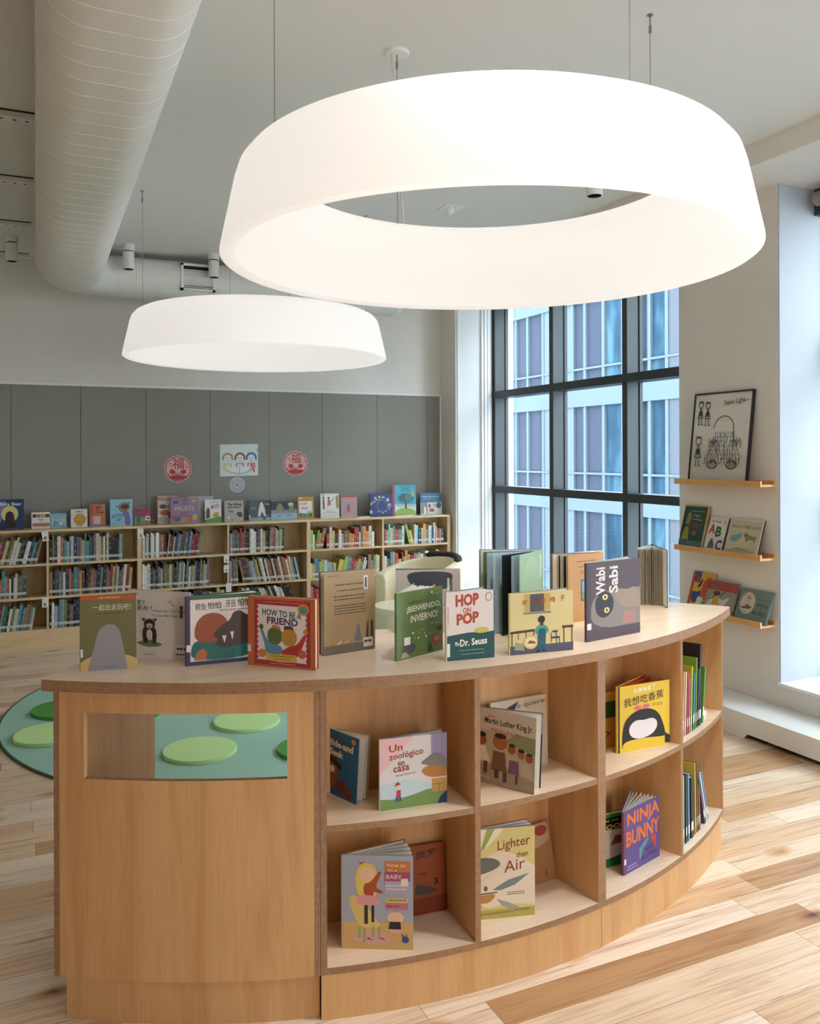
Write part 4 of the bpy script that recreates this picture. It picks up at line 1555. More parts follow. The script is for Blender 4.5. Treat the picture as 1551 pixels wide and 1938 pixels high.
# --- 11 chair picture
S, F = feet([(964, 1240.2), (1083, 1229.2)], Z)
vbook('cream picture book with a boy in teal overalls seen from behind', S, F, hgt(S, 1123.3), '#c9b985', [
    ('R', 0, 0, 1, 0.14, '#4b4a5c'), ('R', 0.3, 0.68, 0.54, 0.97, '#4a4a4c'), ('R', 0.22, 0.68, 0.31, 0.97, '#b59a54'), ('R', 0.53, 0.70, 0.63, 0.97, '#b59a54'), ('R', 0.20, 0.645, 0.64, 0.675, '#7f7868'),
    ('T', '彼', 0.18, 0.80, 0.27, 0.89, 0.012, '#a33a26'), ('T', '得', 0.33, 0.81, 0.42, 0.90, 0.012, '#7f2f22'), ('T', '的', 0.47, 0.81, 0.56, 0.90, 0.012, '#a33a26'), ('T', '椅', 0.62, 0.82, 0.71, 0.91, 0.012, '#a33a26'), ('T', '子', 0.78, 0.83, 0.87, 0.92, 0.012, '#a33a26'),
    ('P', [(0, 0.38), (0.38, 0.40), (0.38, 0.36), (0, 0.34)], '#4a2f22'), ('R', 0.02, 0.14, 0.035, 0.38, '#4a2f22'), ('R', 0.36, 0.16, 0.375, 0.38, '#4a2f22'), ('R', 0.12, 0.24, 0.13, 0.38, '#4a2f22'), ('R', 0.24, 0.24, 0.25, 0.38, '#4a2f22'), ('P', [(0.82, 0.42), (1, 0.42), (1, 0.38), (0.82, 0.38)], '#4a2f22'), ('R', 0.84, 0.14, 0.855, 0.40, '#4a2f22'), ('R', 0.97, 0.14, 0.985, 0.40, '#4a2f22'),
    ('E', 0.32, 0.19, 0.115, 0.115, '#c7a877'), ('E', 0.32, 0.19, 0.09, 0.085, '#d7c4a0'), ('P', [(0.26, 0.17), (0.3, 0.22), (0.38, 0.2), (0.4, 0.16)], '#7a4d30'), ('P', [(0.06, 0.08), (0.08, 0.20), (0.2, 0.17), (0.22, 0.06)], '#8e9076'),
    ('P', [(0.42, 0.05), (0.43, 0.34), (0.44, 0.44), (0.54, 0.44), (0.56, 0.34), (0.55, 0.05), (0.50, 0.05), (0.49, 0.26), (0.48, 0.05)], '#1c5566'), ('P', [(0.38, 0.36), (0.43, 0.46), (0.56, 0.46), (0.61, 0.36), (0.57, 0.30), (0.565, 0.36), (0.55, 0.40), (0.44, 0.40), (0.43, 0.30)], '#3a8f86'),
    ('E', 0.49, 0.55, 0.055, 0.06, '#2c1e18'), ('R', 0.47, 0.45, 0.52, 0.50, '#5b3a28'), ('E', 0.435, 0.04, 0.03, 0.015, '#22222a'), ('E', 0.53, 0.04, 0.03, 0.015, '#22222a'),
    ('R', 0.64, 0.16, 0.65, 0.32, '#2b3356'), ('R', 0.72, 0.14, 0.73, 0.34, '#2b3356'), ('R', 0.64, 0.22, 0.78, 0.25, '#2b3356'), ('R', 0.77, 0.12, 0.78, 0.24, '#2b3356'), ('R', 0.66, 0.32, 0.75, 0.35, '#2b3356')], ang=8, leaves=7, T=0.009, bcov='#a39876', group=G_TOP)
# --- 12 dark cat cover
S, F = feet([(1108.5, 1215.3), (1208.6, 1196.4)], Z)
root12 = vbook('dark plum picture book with sideways white title and a cat with yellow eyes', S, F, hgt(S, 1066.1), '#4b3a40', [
    ('R', 0, 0, 0.07, 1, '#3f3038'), ('P', [(0.07, 0.16), (0.07, 0.52), (0.3, 0.62), (0.6, 0.6), (1, 0.62), (1, 0.1)], '#7a706a'), ('P', [(0.5, 0.5), (0.55, 0.64), (0.75, 0.6), (0.9, 0.64), (1, 0.55), (1, 0.36), (0.72, 0.36)], '#8c7868'),
    ('P', [(0.16, 0.34), (0.14, 0.5), (0.24, 0.62), (0.42, 0.6), (0.5, 0.48), (0.46, 0.33), (0.3, 0.26)], '#241d1f'), ('E', 0.33, 0.54, 0.05, 0.037, '#d3b878'), ('E', 0.33, 0.54, 0.018, 0.018, '#17110f'), ('E', 0.36, 0.37, 0.05, 0.037, '#d3b878'), ('E', 0.36, 0.37, 0.018, 0.018, '#17110f'),
    ('P', [(0.66, 0.16), (0.68, 0.32), (0.9, 0.33), (0.9, 0.17)], '#9d6b66'), ('R', 0, 0.03, 1, 0.14, '#43303c'), ('R', 0, 0.15, 0.075, 0.23, '#d8d4cf')], ang=9, leaves=7, T=0.010, bcov='#9fb0b4', group=G_TOP, pcol='#d8d2c8')
# sideways lettering of that cover
q = MB()
d0 = (F - S).normalized()
n0 = d0.cross(UPZ).normalized()
n0 = n0 if n0.dot(-S.xy.to_3d()) > 0 else -n0
w, h = (F - S).length, hgt(S, 1066.1)
for s, x0, x1, y0, y1 in (('Wabi', 0.16, 0.33, 0.58, 0.93), ('Sabi', 0.40, 0.57, 0.58, 0.93)):
    vs, ps, bb = text_polys(s, 0.02)
    q.add([S + n0 * 0.0060 + d0 * w * (x1 - (x1 - x0) * (y - bb[1]) / (bb[3] - bb[1])) + UPZ * h * (y0 + (y1 - y0) * (x - bb[0]) / (bb[2] - bb[0])) for x, y in vs], ps, 0, srgb('#cfc8c4'))
q.build('title', M_PRINT, root12, normals=False)['label'] = 'white sideways title'
# --- 13 book fanned open at the right end, fore-edges towards us
F13, B13 = atz(1260.5, 1151, Z), atz(1207.5, 1144, Z)
mid = (F13 + B13) / 2
dirv = Vector((mid.x, mid.y, 0)).normalized()
S13 = mid + dirv * 0.20
vbook('book fanned open with its cream page edges facing out, rightmost on the countertop', S13, F13, hgt(F13, 1041), '#2e3f42', [], Bp=B13, bcov='#8fb0b0', leaves=22, T=0.012, pcols=['#d9cdb6', '#cbbd9f', '#e0d6c4', '#b9ab90', '#a9bcb8', '#d2c4a6'], group=G_TOP, block=0.002)

# ------------------------------------------------------------------ books in the cubbies
Z = ZS1
S, F = clampS(atz(575, 1477, Z), atz(675, 1522.5, Z), -14.75), atz(675, 1522.5, Z)
vbook('blue picture book with white title, leaning out at left of the upper left cubby', S, F, hgt(F, 1396), '#1d5c86', [
    ('T', 'Hide-and', 0.13, 0.76, 0.86, 0.87, 0.03, -0.02, '#d8cdb8'), ('T', '-Seek', 0.14, 0.62, 0.60, 0.73, 0.03, -0.02, '#d8cdb8'), ('P', [(0, 0.04), (0, 0.56), (0.3, 0.56), (0.48, 0.44), (0.44, 0.2), (0.2, 0.02)], '#8a4a30'), ('P', [(0, 0.52), (0.02, 0.60), (0.36, 0.58), (0.6, 0.46), (0.5, 0.42), (0.3, 0.5)], '#2a1c1c'), ('E', 0.30, 0.40, 0.07, 0.055, '#d9d2c4'), ('E', 0.86, 0.92, 0.06, 0.04, '#b9863c'), ('P', [(0.4, 0.2), (0.6, 0.3), (0.9, 0.12), (0.8, 0.02), (0.5, 0.08)], '#6b2c3c')],
      ang=16, leaves=3, T=0.008, lean=4.5, bcov='#b9ab92', group=G_CUB)
S, F = feet([(718.7, 1534.3), (844.7, 1516.2)], Z)
vbook('pale pink and sky picture book with red Spanish script title, upper left cubby', S, F, hgt(S, 1399.6), '#ccc6c4', [
    ('P', [(0, 0.5), (0, 1), (0.5, 1), (0.3, 0.8)], '#d9aeb0'), ('R', 0.76, 0.40, 1, 1, '#8d86a8'), ('L', [(0.84, 0.42), (0.84, 1)], 0.004, '#625c7c'), ('L', [(0.92, 0.42), (0.92, 1)], 0.004, '#625c7c'), ('P', [(0, 0.14), (0, 0.36), (0.4, 0.4), (0.75, 0.3), (0.8, 0.1)], '#b4c3cb'),
    ('P', [(0, 0), (0, 0.16), (0.2, 0.13), (0.5, 0.17), (0.75, 0.24), (1, 0.16), (1, 0)], '#6d8a4c'),
    ('T', 'Un', 0.13, 0.80, 0.33, 0.90, 0.012, 0.02, '#8f3524'), ('T', 'zoológico', 0.13, 0.66, 0.64, 0.78, 0.012, 0.05, '#8f3524'), ('T', 'en', 0.26, 0.60, 0.36, 0.66, 0.012, '#8f3524'), ('T', 'casa', 0.19, 0.51, 0.43, 0.585, 0.012, 0.02, '#8f3524'), ('T', 'Sergio Andricaín', 0.23, 0.445, 0.53, 0.48, 0.0, 0.02, '#4c4a52'),
    ('P', [(0.58, 0.60), (0.68, 0.66), (0.8, 0.74), (0.92, 0.70), (1, 0.6), (1, 0.44), (0.84, 0.48), (0.72, 0.56)], '#77736f'), ('P', [(0.6, 0.5), (0.7, 0.56), (0.9, 0.54), (1, 0.46), (1, 0.38), (0.78, 0.38), (0.66, 0.42)], '#a97234'), ('R', 0.77, 0.17, 1, 0.36, '#b58a4c'), ('L', [(0.77, 0.28), (1, 0.28)], 0.006, '#6d4c24'), ('L', [(0.88, 0.17), (0.88, 0.28)], 0.006, '#6d4c24'),
    ('P', [(0.85, 0), (0.9, 0.1), (1, 0.18), (1, 0)], '#23305c'), ('P', [(0.23, 0.16), (0.24, 0.26), (0.3, 0.26), (0.3, 0.16)], '#b0343a'), ('E', 0.265, 0.315, 0.03, 0.03, '#dcb592'), ('P', [(0.2, 0.32), (0.25, 0.38), (0.3, 0.34), (0.25, 0.33)], '#70382c'), ('R', 0.22, 0.10, 0.31, 0.16, '#33597c')], ang=9, leaves=5, T=0.008, bcov='#7d8796', group=G_CUB)
BR = atz(1029, 1441, Z)
BR = off_back(BR, 0.04)
BL = off_back(clampS(atz(905, 1452, Z), BR, -2.2), 0.04)
cbook('cream picture book with dark feathers, at the back of the upper middle cubby', BL, BR, hgt(BR, 1314), 0.012, '#cbbba6', [('T', 'te quiero', 0.42, 0.84, 0.97, 0.93, 0.0, 0.02, '#3a332c'), ('P', [(0.22, 0.8), (0.3, 0.9), (0.5, 0.96), (0.42, 0.86), (0.5, 0.80)], '#2b2a2a')], up=(0.0, 0.05, 1), group=G_CUB)
F = atz(1010.9, 1503.9, Z)
S = clampS(atz(895, 1474.5, Z), F, -2.3)
vbook('muted green picture book with a group of children skating, upper middle cubby', S, F, hgt(F, 1357.6), '#a79c84', [
    ('R', 0, 0.72, 1, 1, '#b9aea0'), ('P', [(0, 0), (0, 0.24), (0.4, 0.3), (1, 0.16), (1, 0)], '#93826f'), ('P', [(0.5, 0.6), (0.7, 0.74), (1, 0.72), (1, 0.5)], '#7f8462'), ('T', 'WHEN', 0.22, 0.895, 0.33, 0.925, 0.01, '#8d3f2a'), ('T', 'Martin Luther King Jr.', 0.17, 0.79, 0.95, 0.895, 0.014, -0.02, '#1f1a18'), ('T', 'WORE ROLLER SKATES', 0.27, 0.715, 0.74, 0.76, 0.01, -0.02, '#9c3b28'),
    ('P', [(0.0, 0.30), (0.06, 0.5), (0.2, 0.5), (0.28, 0.30)], '#d0c4b0'), ('P', [(0.3, 0.2), (0.33, 0.46), (0.52, 0.46), (0.56, 0.2)], '#6b4a34'), ('P', [(0.58, 0.2), (0.6, 0.38), (0.74, 0.38), (0.76, 0.2)], '#6e4a6c'), ('P', [(0.78, 0.2), (0.8, 0.36), (0.94, 0.36), (0.96, 0.2)], '#b5a184'),
    ('E', 0.13, 0.58, 0.085, 0.075, '#8c4a30'), ('E', 0.13, 0.65, 0.075, 0.035, '#2a1d18'), ('E', 0.44, 0.59, 0.12, 0.105, '#9a5636'), ('E', 0.44, 0.67, 0.10, 0.035, '#2d1f1a'), ('E', 0.63, 0.52, 0.065, 0.06, '#8c4a30'), ('E', 0.78, 0.48, 0.06, 0.06, '#9a5636'), ('E', 0.91, 0.45, 0.06, 0.055, '#8c4a30'), ('E', 0.63, 0.575, 0.05, 0.025, '#2a1d18'), ('E', 0.78, 0.53, 0.05, 0.025, '#2a1d18'), ('E', 0.91, 0.50, 0.05, 0.02, '#2a1d18'),
    ('R', 0.18, 0.14, 0.24, 0.30, '#5b3a2a'), ('R', 0.36, 0.10, 0.43, 0.22, '#3a3a3c'), ('R', 0.50, 0.07, 0.56, 0.2, '#3a3a3c'), ('R', 0.70, 0.08, 0.74, 0.2, '#5b3a2a'), ('S', 0.12, 0.075, 0.30, 0.10, 1, '#c9bca8'), ('S', 0.5, 0.02, 0.75, 0.045, 1, '#c9bca8')], ang=14, leaves=3, T=0.008, lean=2.5, bcov='#3a414f', group=G_CUB, back_art=[('R', 0, 0, 1, 0.72, '#39404e'), ('R', 0, 0.72, 1, 1, '#8b929c')])
S, F = feet([(1167.3, 1425.7), (1265, 1406.7)], Z)
vbook('bright yellow picture book with black lettering and a black dome shape', S, F, hgt(S, 1300.2), '#d8b431', [
    ('R', 0, 0, 0.035, 1, '#2b2720'), ('T', '贝蒂着急了', 0.30, 0.86, 0.72, 0.93, 0.02, 0.04, '#ece6d6'), ('T', '我想吃香蕉', 0.11, 0.67, 0.88, 0.80, 0.03, 0.07, '#16130f'), ('S', 0.66, 0.63, 0.86, 0.68, 2, '#4d3e12'),
    ('P', [(0.08, 0.02), (0.07, 0.24), (0.12, 0.46), (0.26, 0.57), (0.45, 0.62), (0.66, 0.60), (0.8, 0.50), (0.88, 0.32), (0.92, 0.16), (0.86, 0.14), (0.5, 0.17), (0.1, 0.16)], '#1a1714'), ('P', [(0.9, 0.04), (0.9, 0.2), (1, 0.14), (1, 0.02)], '#1a1714'),
    ('P', [(0.2, 0.32), (0.24, 0.22), (0.36, 0.17), (0.5, 0.17), (0.66, 0.21), (0.75, 0.30), (0.75, 0.40), (0.66, 0.46), (0.5, 0.44), (0.34, 0.46), (0.24, 0.4)], '#d8cfd0'), ('E', 0.38, 0.64, 0.07, 0.035, '#d0607c'), ('E', 0.54, 0.65, 0.07, 0.035, '#d0607c')], ang=24, leaves=2, T=0.010, bcov='#c7a24a', pcol='#b8452c', group=G_CUB, block=0.001)
BR = atz(1186, 1407, Z)
BL = clampS(atz(1120, 1422, Z), BR, 10.4)
cbook('mustard book with a green picture, behind the yellow book in its cubby', BL, BR, hgt(BR, 1306), 0.014, '#c79a3e', [('R', 0, 0.55, 1, 0.85, '#2f5c34'), ('R', 0, 0.85, 1, 1, '#c9a25c'), ('L', [(0.0, 0.3), (0.3, 0.34), (0.5, 0.26), (0.2, 0.14)], 0.02, '#3a2a18')], group=G_CUB, hard=False)
Z = ZB1
S, F = feet([(648.5, 1792.8), (782, 1796.4)], Z)
vbook('pale blue picture book with a blond girl in a pink skirt, lower left cubby', S, F, hgt(S, 1616.2), '#9aa0ae', [
    ('R', 0, 0, 1, 0.29, '#c2a065'), ('P', [(0.12, 0.10), (0.3, 0.2), (0.6, 0.18), (0.7, 0.08), (0.4, 0.05)], '#c99a90'),
    ('P', [(0.17, 0.34), (0.1, 0.48), (0.1, 0.56), (0.2, 0.58), (0.3, 0.5), (0.5, 0.30), (0.54, 0.26), (0.5, 0.22), (0.24, 0.24)], '#cbb66c'), ('R', 0.22, 0.12, 0.26, 0.24, '#8f9c6c'), ('R', 0.42, 0.13, 0.45, 0.24, '#8f9c6c'), ('R', 0.29, 0.07, 0.33, 0.22, '#8f9c6c'), ('R', 0.50, 0.11, 0.53, 0.24, '#8f9c6c'),
    ('P', [(0.2, 0.6), (0.18, 0.76), (0.22, 0.88), (0.3, 0.92), (0.4, 0.92), (0.5, 0.84), (0.5, 0.6), (0.4, 0.5), (0.26, 0.55)], '#d6ba5e'), ('E', 0.35, 0.80, 0.10, 0.075, '#dcb598'), ('P', [(0.30, 0.57), (0.30, 0.70), (0.40, 0.71), (0.52, 0.84), (0.56, 0.82), (0.46, 0.66), (0.58, 0.62), (0.56, 0.59), (0.44, 0.62), (0.44, 0.56)], '#a3472c'),
    ('P', [(0.17, 0.5), (0.22, 0.57), (0.34, 0.58), (0.5, 0.56), (0.54, 0.5), (0.46, 0.46), (0.3, 0.46)], '#cf8f94'), ('R', 0.31, 0.27, 0.36, 0.47, '#2b2724'), ('R', 0.41, 0.29, 0.45, 0.47, '#2b2724'), ('P', [(0.23, 0.93), (0.27, 0.90), (0.32, 0.94), (0.27, 0.92)], '#a3472c'),
    ('R', 0.60, 0.83, 0.96, 0.94, '#bd6f38'), ('R', 0.60, 0.73, 0.96, 0.83, '#98486a'), ('R', 0.60, 0.60, 0.94, 0.73, '#a89bb0'), ('T', 'How to', 0.63, 0.88, 0.89, 0.925, 0.0, '#e4cfb0'), ('T', 'be a', 0.65, 0.835, 0.77, 0.865, 0.0, '#e4cfb0'), ('T', 'BABY', 0.62, 0.755, 0.84, 0.80, 0.0, '#e8d3d6'), ('R', 0.83, 0.68, 0.93, 0.76, '#d8cfc0'), ('S', 0.62, 0.63, 0.90, 0.70, 2, '#d4c8d4'),
    ('R', 0.61, 0.50, 0.93, 0.55, '#c9ae6a'), ('R', 0.61, 0.43, 0.93, 0.50, '#b76a78'), ('S', 0.63, 0.515, 0.91, 0.54, 1, '#4d3d1c'), ('S', 0.63, 0.45, 0.80, 0.48, 1, '#6c2434'), ('E', 0.75, 0.345, 0.12, 0.06, '#d9b193'), ('P', [(0.65, 0.22), (0.67, 0.30), (0.82, 0.30), (0.83, 0.22)], '#232326'), ('P', [(0.64, 0.22), (0.70, 0.18), (0.82, 0.17), (0.84, 0.22)], '#cf9a94'), ('E', 0.89, 0.11, 0.05, 0.035, '#3d4580'), ('P', [(0.86, 0.13), (0.82, 0.18), (0.87, 0.15)], '#3d4580'), ('P', [(0.89, 0.14), (0.91, 0.19), (0.91, 0.14)], '#3d4580'),
    ('P', [(0.34, 0.11), (0.36, 0.13), (0.45, 0.10)], '#8c3a2a'), ('P', [(0.52, 0.12), (0.56, 0.13), (0.62, 0.10)], '#8c3a2a')], ang=30, leaves=8, T=0.011, bcov='#8d5a3c', pcols=['#c9c9cf', '#bdb082', '#d0cdc8', '#9aa6b0'], group=G_CUB, block=0.002)
BL, BR = [off_back(p, 0.035) for p in feet([(752, 1726.5), (837.9, 1713.4)], Z)]
cbook('rust orange book with black Chinese characters, leaning at the back of lower left cubby', BL, BR, hgt(BR, 1594), 0.012, '#93461f', [('T', '菠罗', 0.36, 0.80, 0.82, 0.90, 0.02, 0.03, '#1c120c'), ('T', '3', 0.74, 0.40, 0.84, 0.50, 0.02, '#1c120c'), ('S', 0.42, 0.56, 0.6, 0.60, 1, '#1c120c'), ('P', [(0.3, 0.30), (0.36, 0.44), (0.6, 0.40), (0.84, 0.32), (0.6, 0.27)], '#4a4038'), ('R', 0, 0, 1, 0.24, '#7c2f16')], up=(-0.02, 0.05, 1), group=G_CUB)
F = atz(1010.9, 1729.4, Z)
S = clampS(atz(885, 1741.7, Z), F, -2.3)
vbook('yellowed picture book with balloon and parasol boat, red script title, lower middle cubby', S, F, hgt(F, 1561.2), '#c8b878', [
    ('P', [(0.2, 0.1), (0.1, 0.4), (0.3, 0.75), (0.7, 0.72), (1, 0.55), (1, 0.12), (0.6, 0.16)], '#d4c4b0'), ('R', 0, 0, 1, 0.10, '#a89c50'), ('P', [(0, 0.97), (0.0, 0.84), (0.06, 0.76), (0.16, 0.74), (0.28, 0.80), (0.46, 0.92), (0.52, 1), (0, 1)], '#d8d0b8'), ('P', [(0.07, 0.76), (0.06, 1), (0.15, 1), (0.13, 0.76)], '#8f9850'), ('P', [(0.18, 0.76), (0.28, 1), (0.40, 1), (0.24, 0.78)], '#8f9850'), ('P', [(0.06, 0.725), (0.08, 0.75), (0.17, 0.75), (0.18, 0.725)], '#556454'),
    ('P', [(0, 0.56), (0.0, 0.66), (0.2, 0.69), (0.4, 0.67), (0.5, 0.61), (0.42, 0.55), (0.2, 0.50), (0, 0.48)], '#5f605c'), ('L', [(0.06, 0.5), (0.2, 0.42)], 0.003, '#8a6a4c'), ('L', [(0.4, 0.54), (0.2, 0.42)], 0.003, '#8a6a4c'), ('P', [(0.05, 0.27), (0.10, 0.20), (0.24, 0.17), (0.36, 0.20), (0.42, 0.28), (0.22, 0.27)], '#a5783c'), ('L', [(0.04, 0.28), (0.43, 0.29)], 0.014, '#5c4c38'), ('E', 0.26, 0.34, 0.03, 0.03, '#5d6456'),
    ('P', [(0.36, 0.32), (0.6, 0.42), (0.92, 0.48), (0.7, 0.36), (0.48, 0.31)], '#6f7c7c'), ('P', [(0.42, 0.22), (0.6, 0.17), (0.8, 0.09), (0.6, 0.10), (0.5, 0.14)], '#8f9688'), ('P', [(0, 0.1), (0.0, 0.18), (0.1, 0.16)], '#6f7c7c'),
    ('T', 'Lighter', 0.44, 0.72, 0.93, 0.86, 0.005, 0.05, '#8a4a34'), ('T', 'than', 0.72, 0.655, 0.90, 0.72, 0.005, 0.02, '#8a4a34'), ('T', 'Air', 0.54, 0.50, 0.85, 0.625, 0.005, 0.04, '#8a4a34'), ('S', 0.58, 0.245, 0.84, 0.29, 2, '#5c5446'), ('T', 'MATTHEW CLARK SMITH  illustrated by MATT TAVARES', 0.1, 0.035, 0.92, 0.06, 0.0, 0.03, '#4a4430')], ang=13, leaves=4, T=0.010, bcov='#8c5a38', pcols=['#a9a3b0', '#8f8fa0', '#d4cfc8'], group=G_CUB)
BR = off_back(atz(1051.5, 1661.7, Z), 0.035)
BL = off_back(atz(965, 1668, Z), 0.035)
cbook('brown kraft book with a red flower, leaning at the back of lower middle cubby', BL, BR, hgt(BR, 1552) * 1.0, 0.010, '#a3764f', [('P', [(0, 0.66), (0, 1), (0.9, 1), (0.95, 0.7), (0.6, 0.60)], '#b89a80'), ('E', 0.72, 0.88, 0.18, 0.09, '#9a4038'), ('R', 0.72, 0.10, 0.78, 0.2, '#8a5a2c')], up=(-0.11, 0.05, 1), group=G_CUB, hard=False)
S, F = feet([(1178.2, 1656.5), (1245.5, 1618.6)], Z)
vbook('purple picture book with huge orange title letters, lower right cubby', S, F, hgt(S, 1537.3), '#54417f', [
    ('T', 'NINJA', 0.09, 0.68, 0.99, 0.95, 0.02, 0.01, '#d2682c'), ('T', 'BUNNY', 0.06, 0.42, 0.99, 0.665, 0.02, 0.01, '#d2682c'), ('R', 0, 0, 0.05, 1, '#6b3358'), ('T', 'SISTER', 0.56, 0.215, 0.82, 0.265, 0.01, '#1d1730'), ('T', 'VS', 0.64, 0.165, 0.74, 0.20, 0.01, '#1d1730'), ('T', 'BROTHER!', 0.48, 0.10, 0.90, 0.15, 0.01, 0.01, '#1d1730'), ('S', 0.1, 0.09, 0.34, 0.12, 1, '#c9c2d6'), ('S', 0.08, 0.045, 0.36, 0.075, 1, '#c9c2d6'),
    ('P', [(0.42, 0.12), (0.40, 0.30), (0.5, 0.36), (0.62, 0.42), (0.7, 0.40), (0.6, 0.32), (0.5, 0.26), (0.46, 0.14)], '#4f7f94'), ('P', [(0.72, 0.40), (0.86, 0.42), (0.9, 0.36), (0.86, 0.18), (0.8, 0.30)], '#b03a2c'), ('R', 0, 0.16, 0.05, 0.25, '#dcd8d4')], ang=26, leaves=7, T=0.011, bcov='#5c4a84', edge='#6b3358', group=G_CUB, block=0.003)
BR = atz(1188, 1631.5, Z)
BL = clampS(atz(1105, 1653, Z), BR, 10.5)
cbook('green and black comic book behind the purple book in its cubby', BL, BR, hgt(BR, 1533), 0.016, '#2f7a48', [('R', 0, 0.70, 1, 0.93, '#151512'), ('P', [(0, 0.20), (0, 0.66), (0.5, 0.72), (1, 0.66), (1, 0.22), (0.5, 0.14)], '#c9c4bc'), ('T', 'FROM THE', 0.30, 0.85, 0.78, 0.89, 0.01, '#c9b46a'), ('T', 'LAGOON', 0.12, 0.71, 0.97, 0.80, 0.02, '#d9c23c'), ('P', [(0.1, 0.2), (0.2, 0.42), (0.5, 0.40), (0.4, 0.22)], '#1a1a1a'), ('P', [(0.6, 0.40), (0.7, 0.58), (0.9, 0.56), (0.85, 0.42)], '#7a4a34')], group=G_CUB, hard=False)
# ------------------------------------------------------------------ rows of upright books in the right-hand cubbies of the island


def row_book(label, a, z, t, h, d, lean, cov, group, sticker_c='#dcd9d2', r=None, cut=None):
    """upright shelf book on a radius of the island; lean tips its top along the arc"""
    r = r or (RF - 0.03)
    p = polar(r, a, z)
    er = Vector((-(math.sin(R_(a))), math.cos(R_(a)), 0))          # inwards
    et = Vector((math.cos(R_(a)), math.sin(R_(a)), 0))             # along the arc, to the right
    up = (UPZ + et * math.tan(R_(lean))).normalized()
    sd = up.cross(er).normalized()
    if sd.dot(et) < 0:
        sd = -sd
    p = p + UPZ * (abs(math.sin(R_(lean))) * t if lean > 0 else 0.0)
    tt = thing('library_book', p, label, 'book', group)
    c = srgb(cov)
    q = MB()
    q.slab(p, p + er * d, up * h, -sd, 0.0016, 0, c)
    q.slab(p + sd * (t - 0.0016), p + sd * (t - 0.0016) + er * d, up * h, -sd, 0.0016, 0, c)
    q.slab(p, p + sd * t, up * h, -er, 0.0016, 0, c)
    s = p - er * 0.0004
    q.add([s + sd * 0.001 + up * 0.03, s + sd * (t - 0.001) + up * 0.03, s + sd * (t - 0.001) + up * 0.065, s + sd * 0.001 + up * 0.065], [(0, 1, 2, 3)], 0, srgb(sticker_c))
    if cut:
        Art(cut).emit(q, p + er * d, -er, up, -sd, d, h)
    q.build('cover', M_PRINT, tt, normals=False)
    q = MB()
    q.slab(p + er * 0.003 + sd * 0.0018 + up * 0.002, p + er * (d - 0.004) + sd * 0.0018 + up * 0.002, up * (h - 0.005), -sd, max(0.0008, t - 0.0038), 0, WHITE_PAGE)
    q.build('pages', M_PRINT, tt)
    return tt


G_R1, G_R2 = 'upright books in the upper right end cubby', 'upright books in the lower right end cubby'
rows = [(22.72, 0.006, .19, 2, '#8c4a3c', 'thin red brown book against the divider, upper right end cubby', None), (22.98, 0.010, .245, 3, '#22262a', 'black covered book with a small white picture, upper right end cubby', [('R', 0.2, 0.5, 0.6, 0.8, '#a9a397'), ('R', 0.3, 0.55, 0.5, 0.7, '#7a3a2a')]),
        (23.36, 0.007, .255, 4, '#d08a34', 'orange topped book after the black one, upper right end cubby', [('R', 0, 0.8, 1, 1, '#d99a3c')]), (23.66, 0.005, .25, 4, '#d8d2c8', 'thin white book beside the orange one, upper right end cubby', None), (23.90, 0.005, .245, 4, '#b8465a', 'thin crimson book in the middle of the upper right end cubby', None),
        (24.14, 0.006, .215, 3, '#c05a8e', 'thin magenta book, left of the teal one in the upper right end cubby', None), (24.40, 0.007, .26, 4, '#b7b83a', 'tall yellow green book in the upper right end cubby', None), (24.70, 0.009, .225, 5, '#2b7f92', 'teal book with white label in the upper right end cubby', None),
        (25.06, 0.006, .285, 4, '#7f9a3c', 'tall olive green book reaching high in the upper right end cubby', None), (25.34, 0.006, .235, 6, '#3c4a4a', 'dark striped slim book in the upper right end cubby', None), (25.62, 0.012, .33, 3, '#2a2326', 'tallest black book at the back of the upper right end cubby', [('R', 0.1, 0.78, 0.4, 0.86, '#c9bda8')]), (26.12, 0.010, .225, 11, '#4f8c3c', 'leaning green book at the right end of the upper row in the end cubby', None)]
for a, t, h, ln, c, lab, art in rows:
    a, t = 22.72 + (a - 22.72) * 2.05, t * 1.75
    row_book(lab, a, ZS1, t, h, 0.185, ln, c, G_R1, cut=art)
rows2 = [(22.72, 0.008, .265, 1, '#7c4c3e', 'brown book against the divider, lower right end cubby', None), (23.06, 0.009, .27, 1, '#c9b79c', 'cream book second in the lower right end cubby', None), (23.44, 0.010, .275, 0, '#7fb0a8', 'pale teal book in the lower right end cubby', None), (23.86, 0.007, .27, 0, '#3c4a46', 'dark grey green book in the lower right end cubby', None), (24.18, 0.010, .27, -1, '#5f86a0', 'steel blue book in the lower right end cubby', None),
         (24.62, 0.015, .245, -2, '#23233a', 'thick navy book with white label in the lower right end cubby', None), (25.22, 0.007, .29, -2, '#c7b04a', 'tall mustard book in the lower right end cubby', None), (25.54, 0.006, .285, -2, '#6f6a3c', 'tall olive book beside the mustard one, lower right end cubby', None), (25.84, 0.009, .24, -3, '#8a5a64', 'dusky pink book in the lower right end cubby', None)]
for a, t, h, ln, c, lab, art in rows2:
    a, t = 22.72 + (a - 22.72) * 1.9, t * 1.6
    row_book(lab, a, ZB1, t, h, 0.185, ln, c, G_R2, cut=art)
for a, t, c, lab in ((30.6, 0.016, '#4a3a40', 'dark leaning book, first of three tipped left in the lower right end cubby'), (31.15, 0.014, '#c9ccd0', 'white leaning book, second of three tipped left in the lower right end cubby'), (31.65, 0.014, '#4f86b4', 'blue leaning book, last of three tipped left in the lower right end cubby')):
    row_book(lab, a, ZB1, t, 0.25, 0.185, -24, c, G_R2)
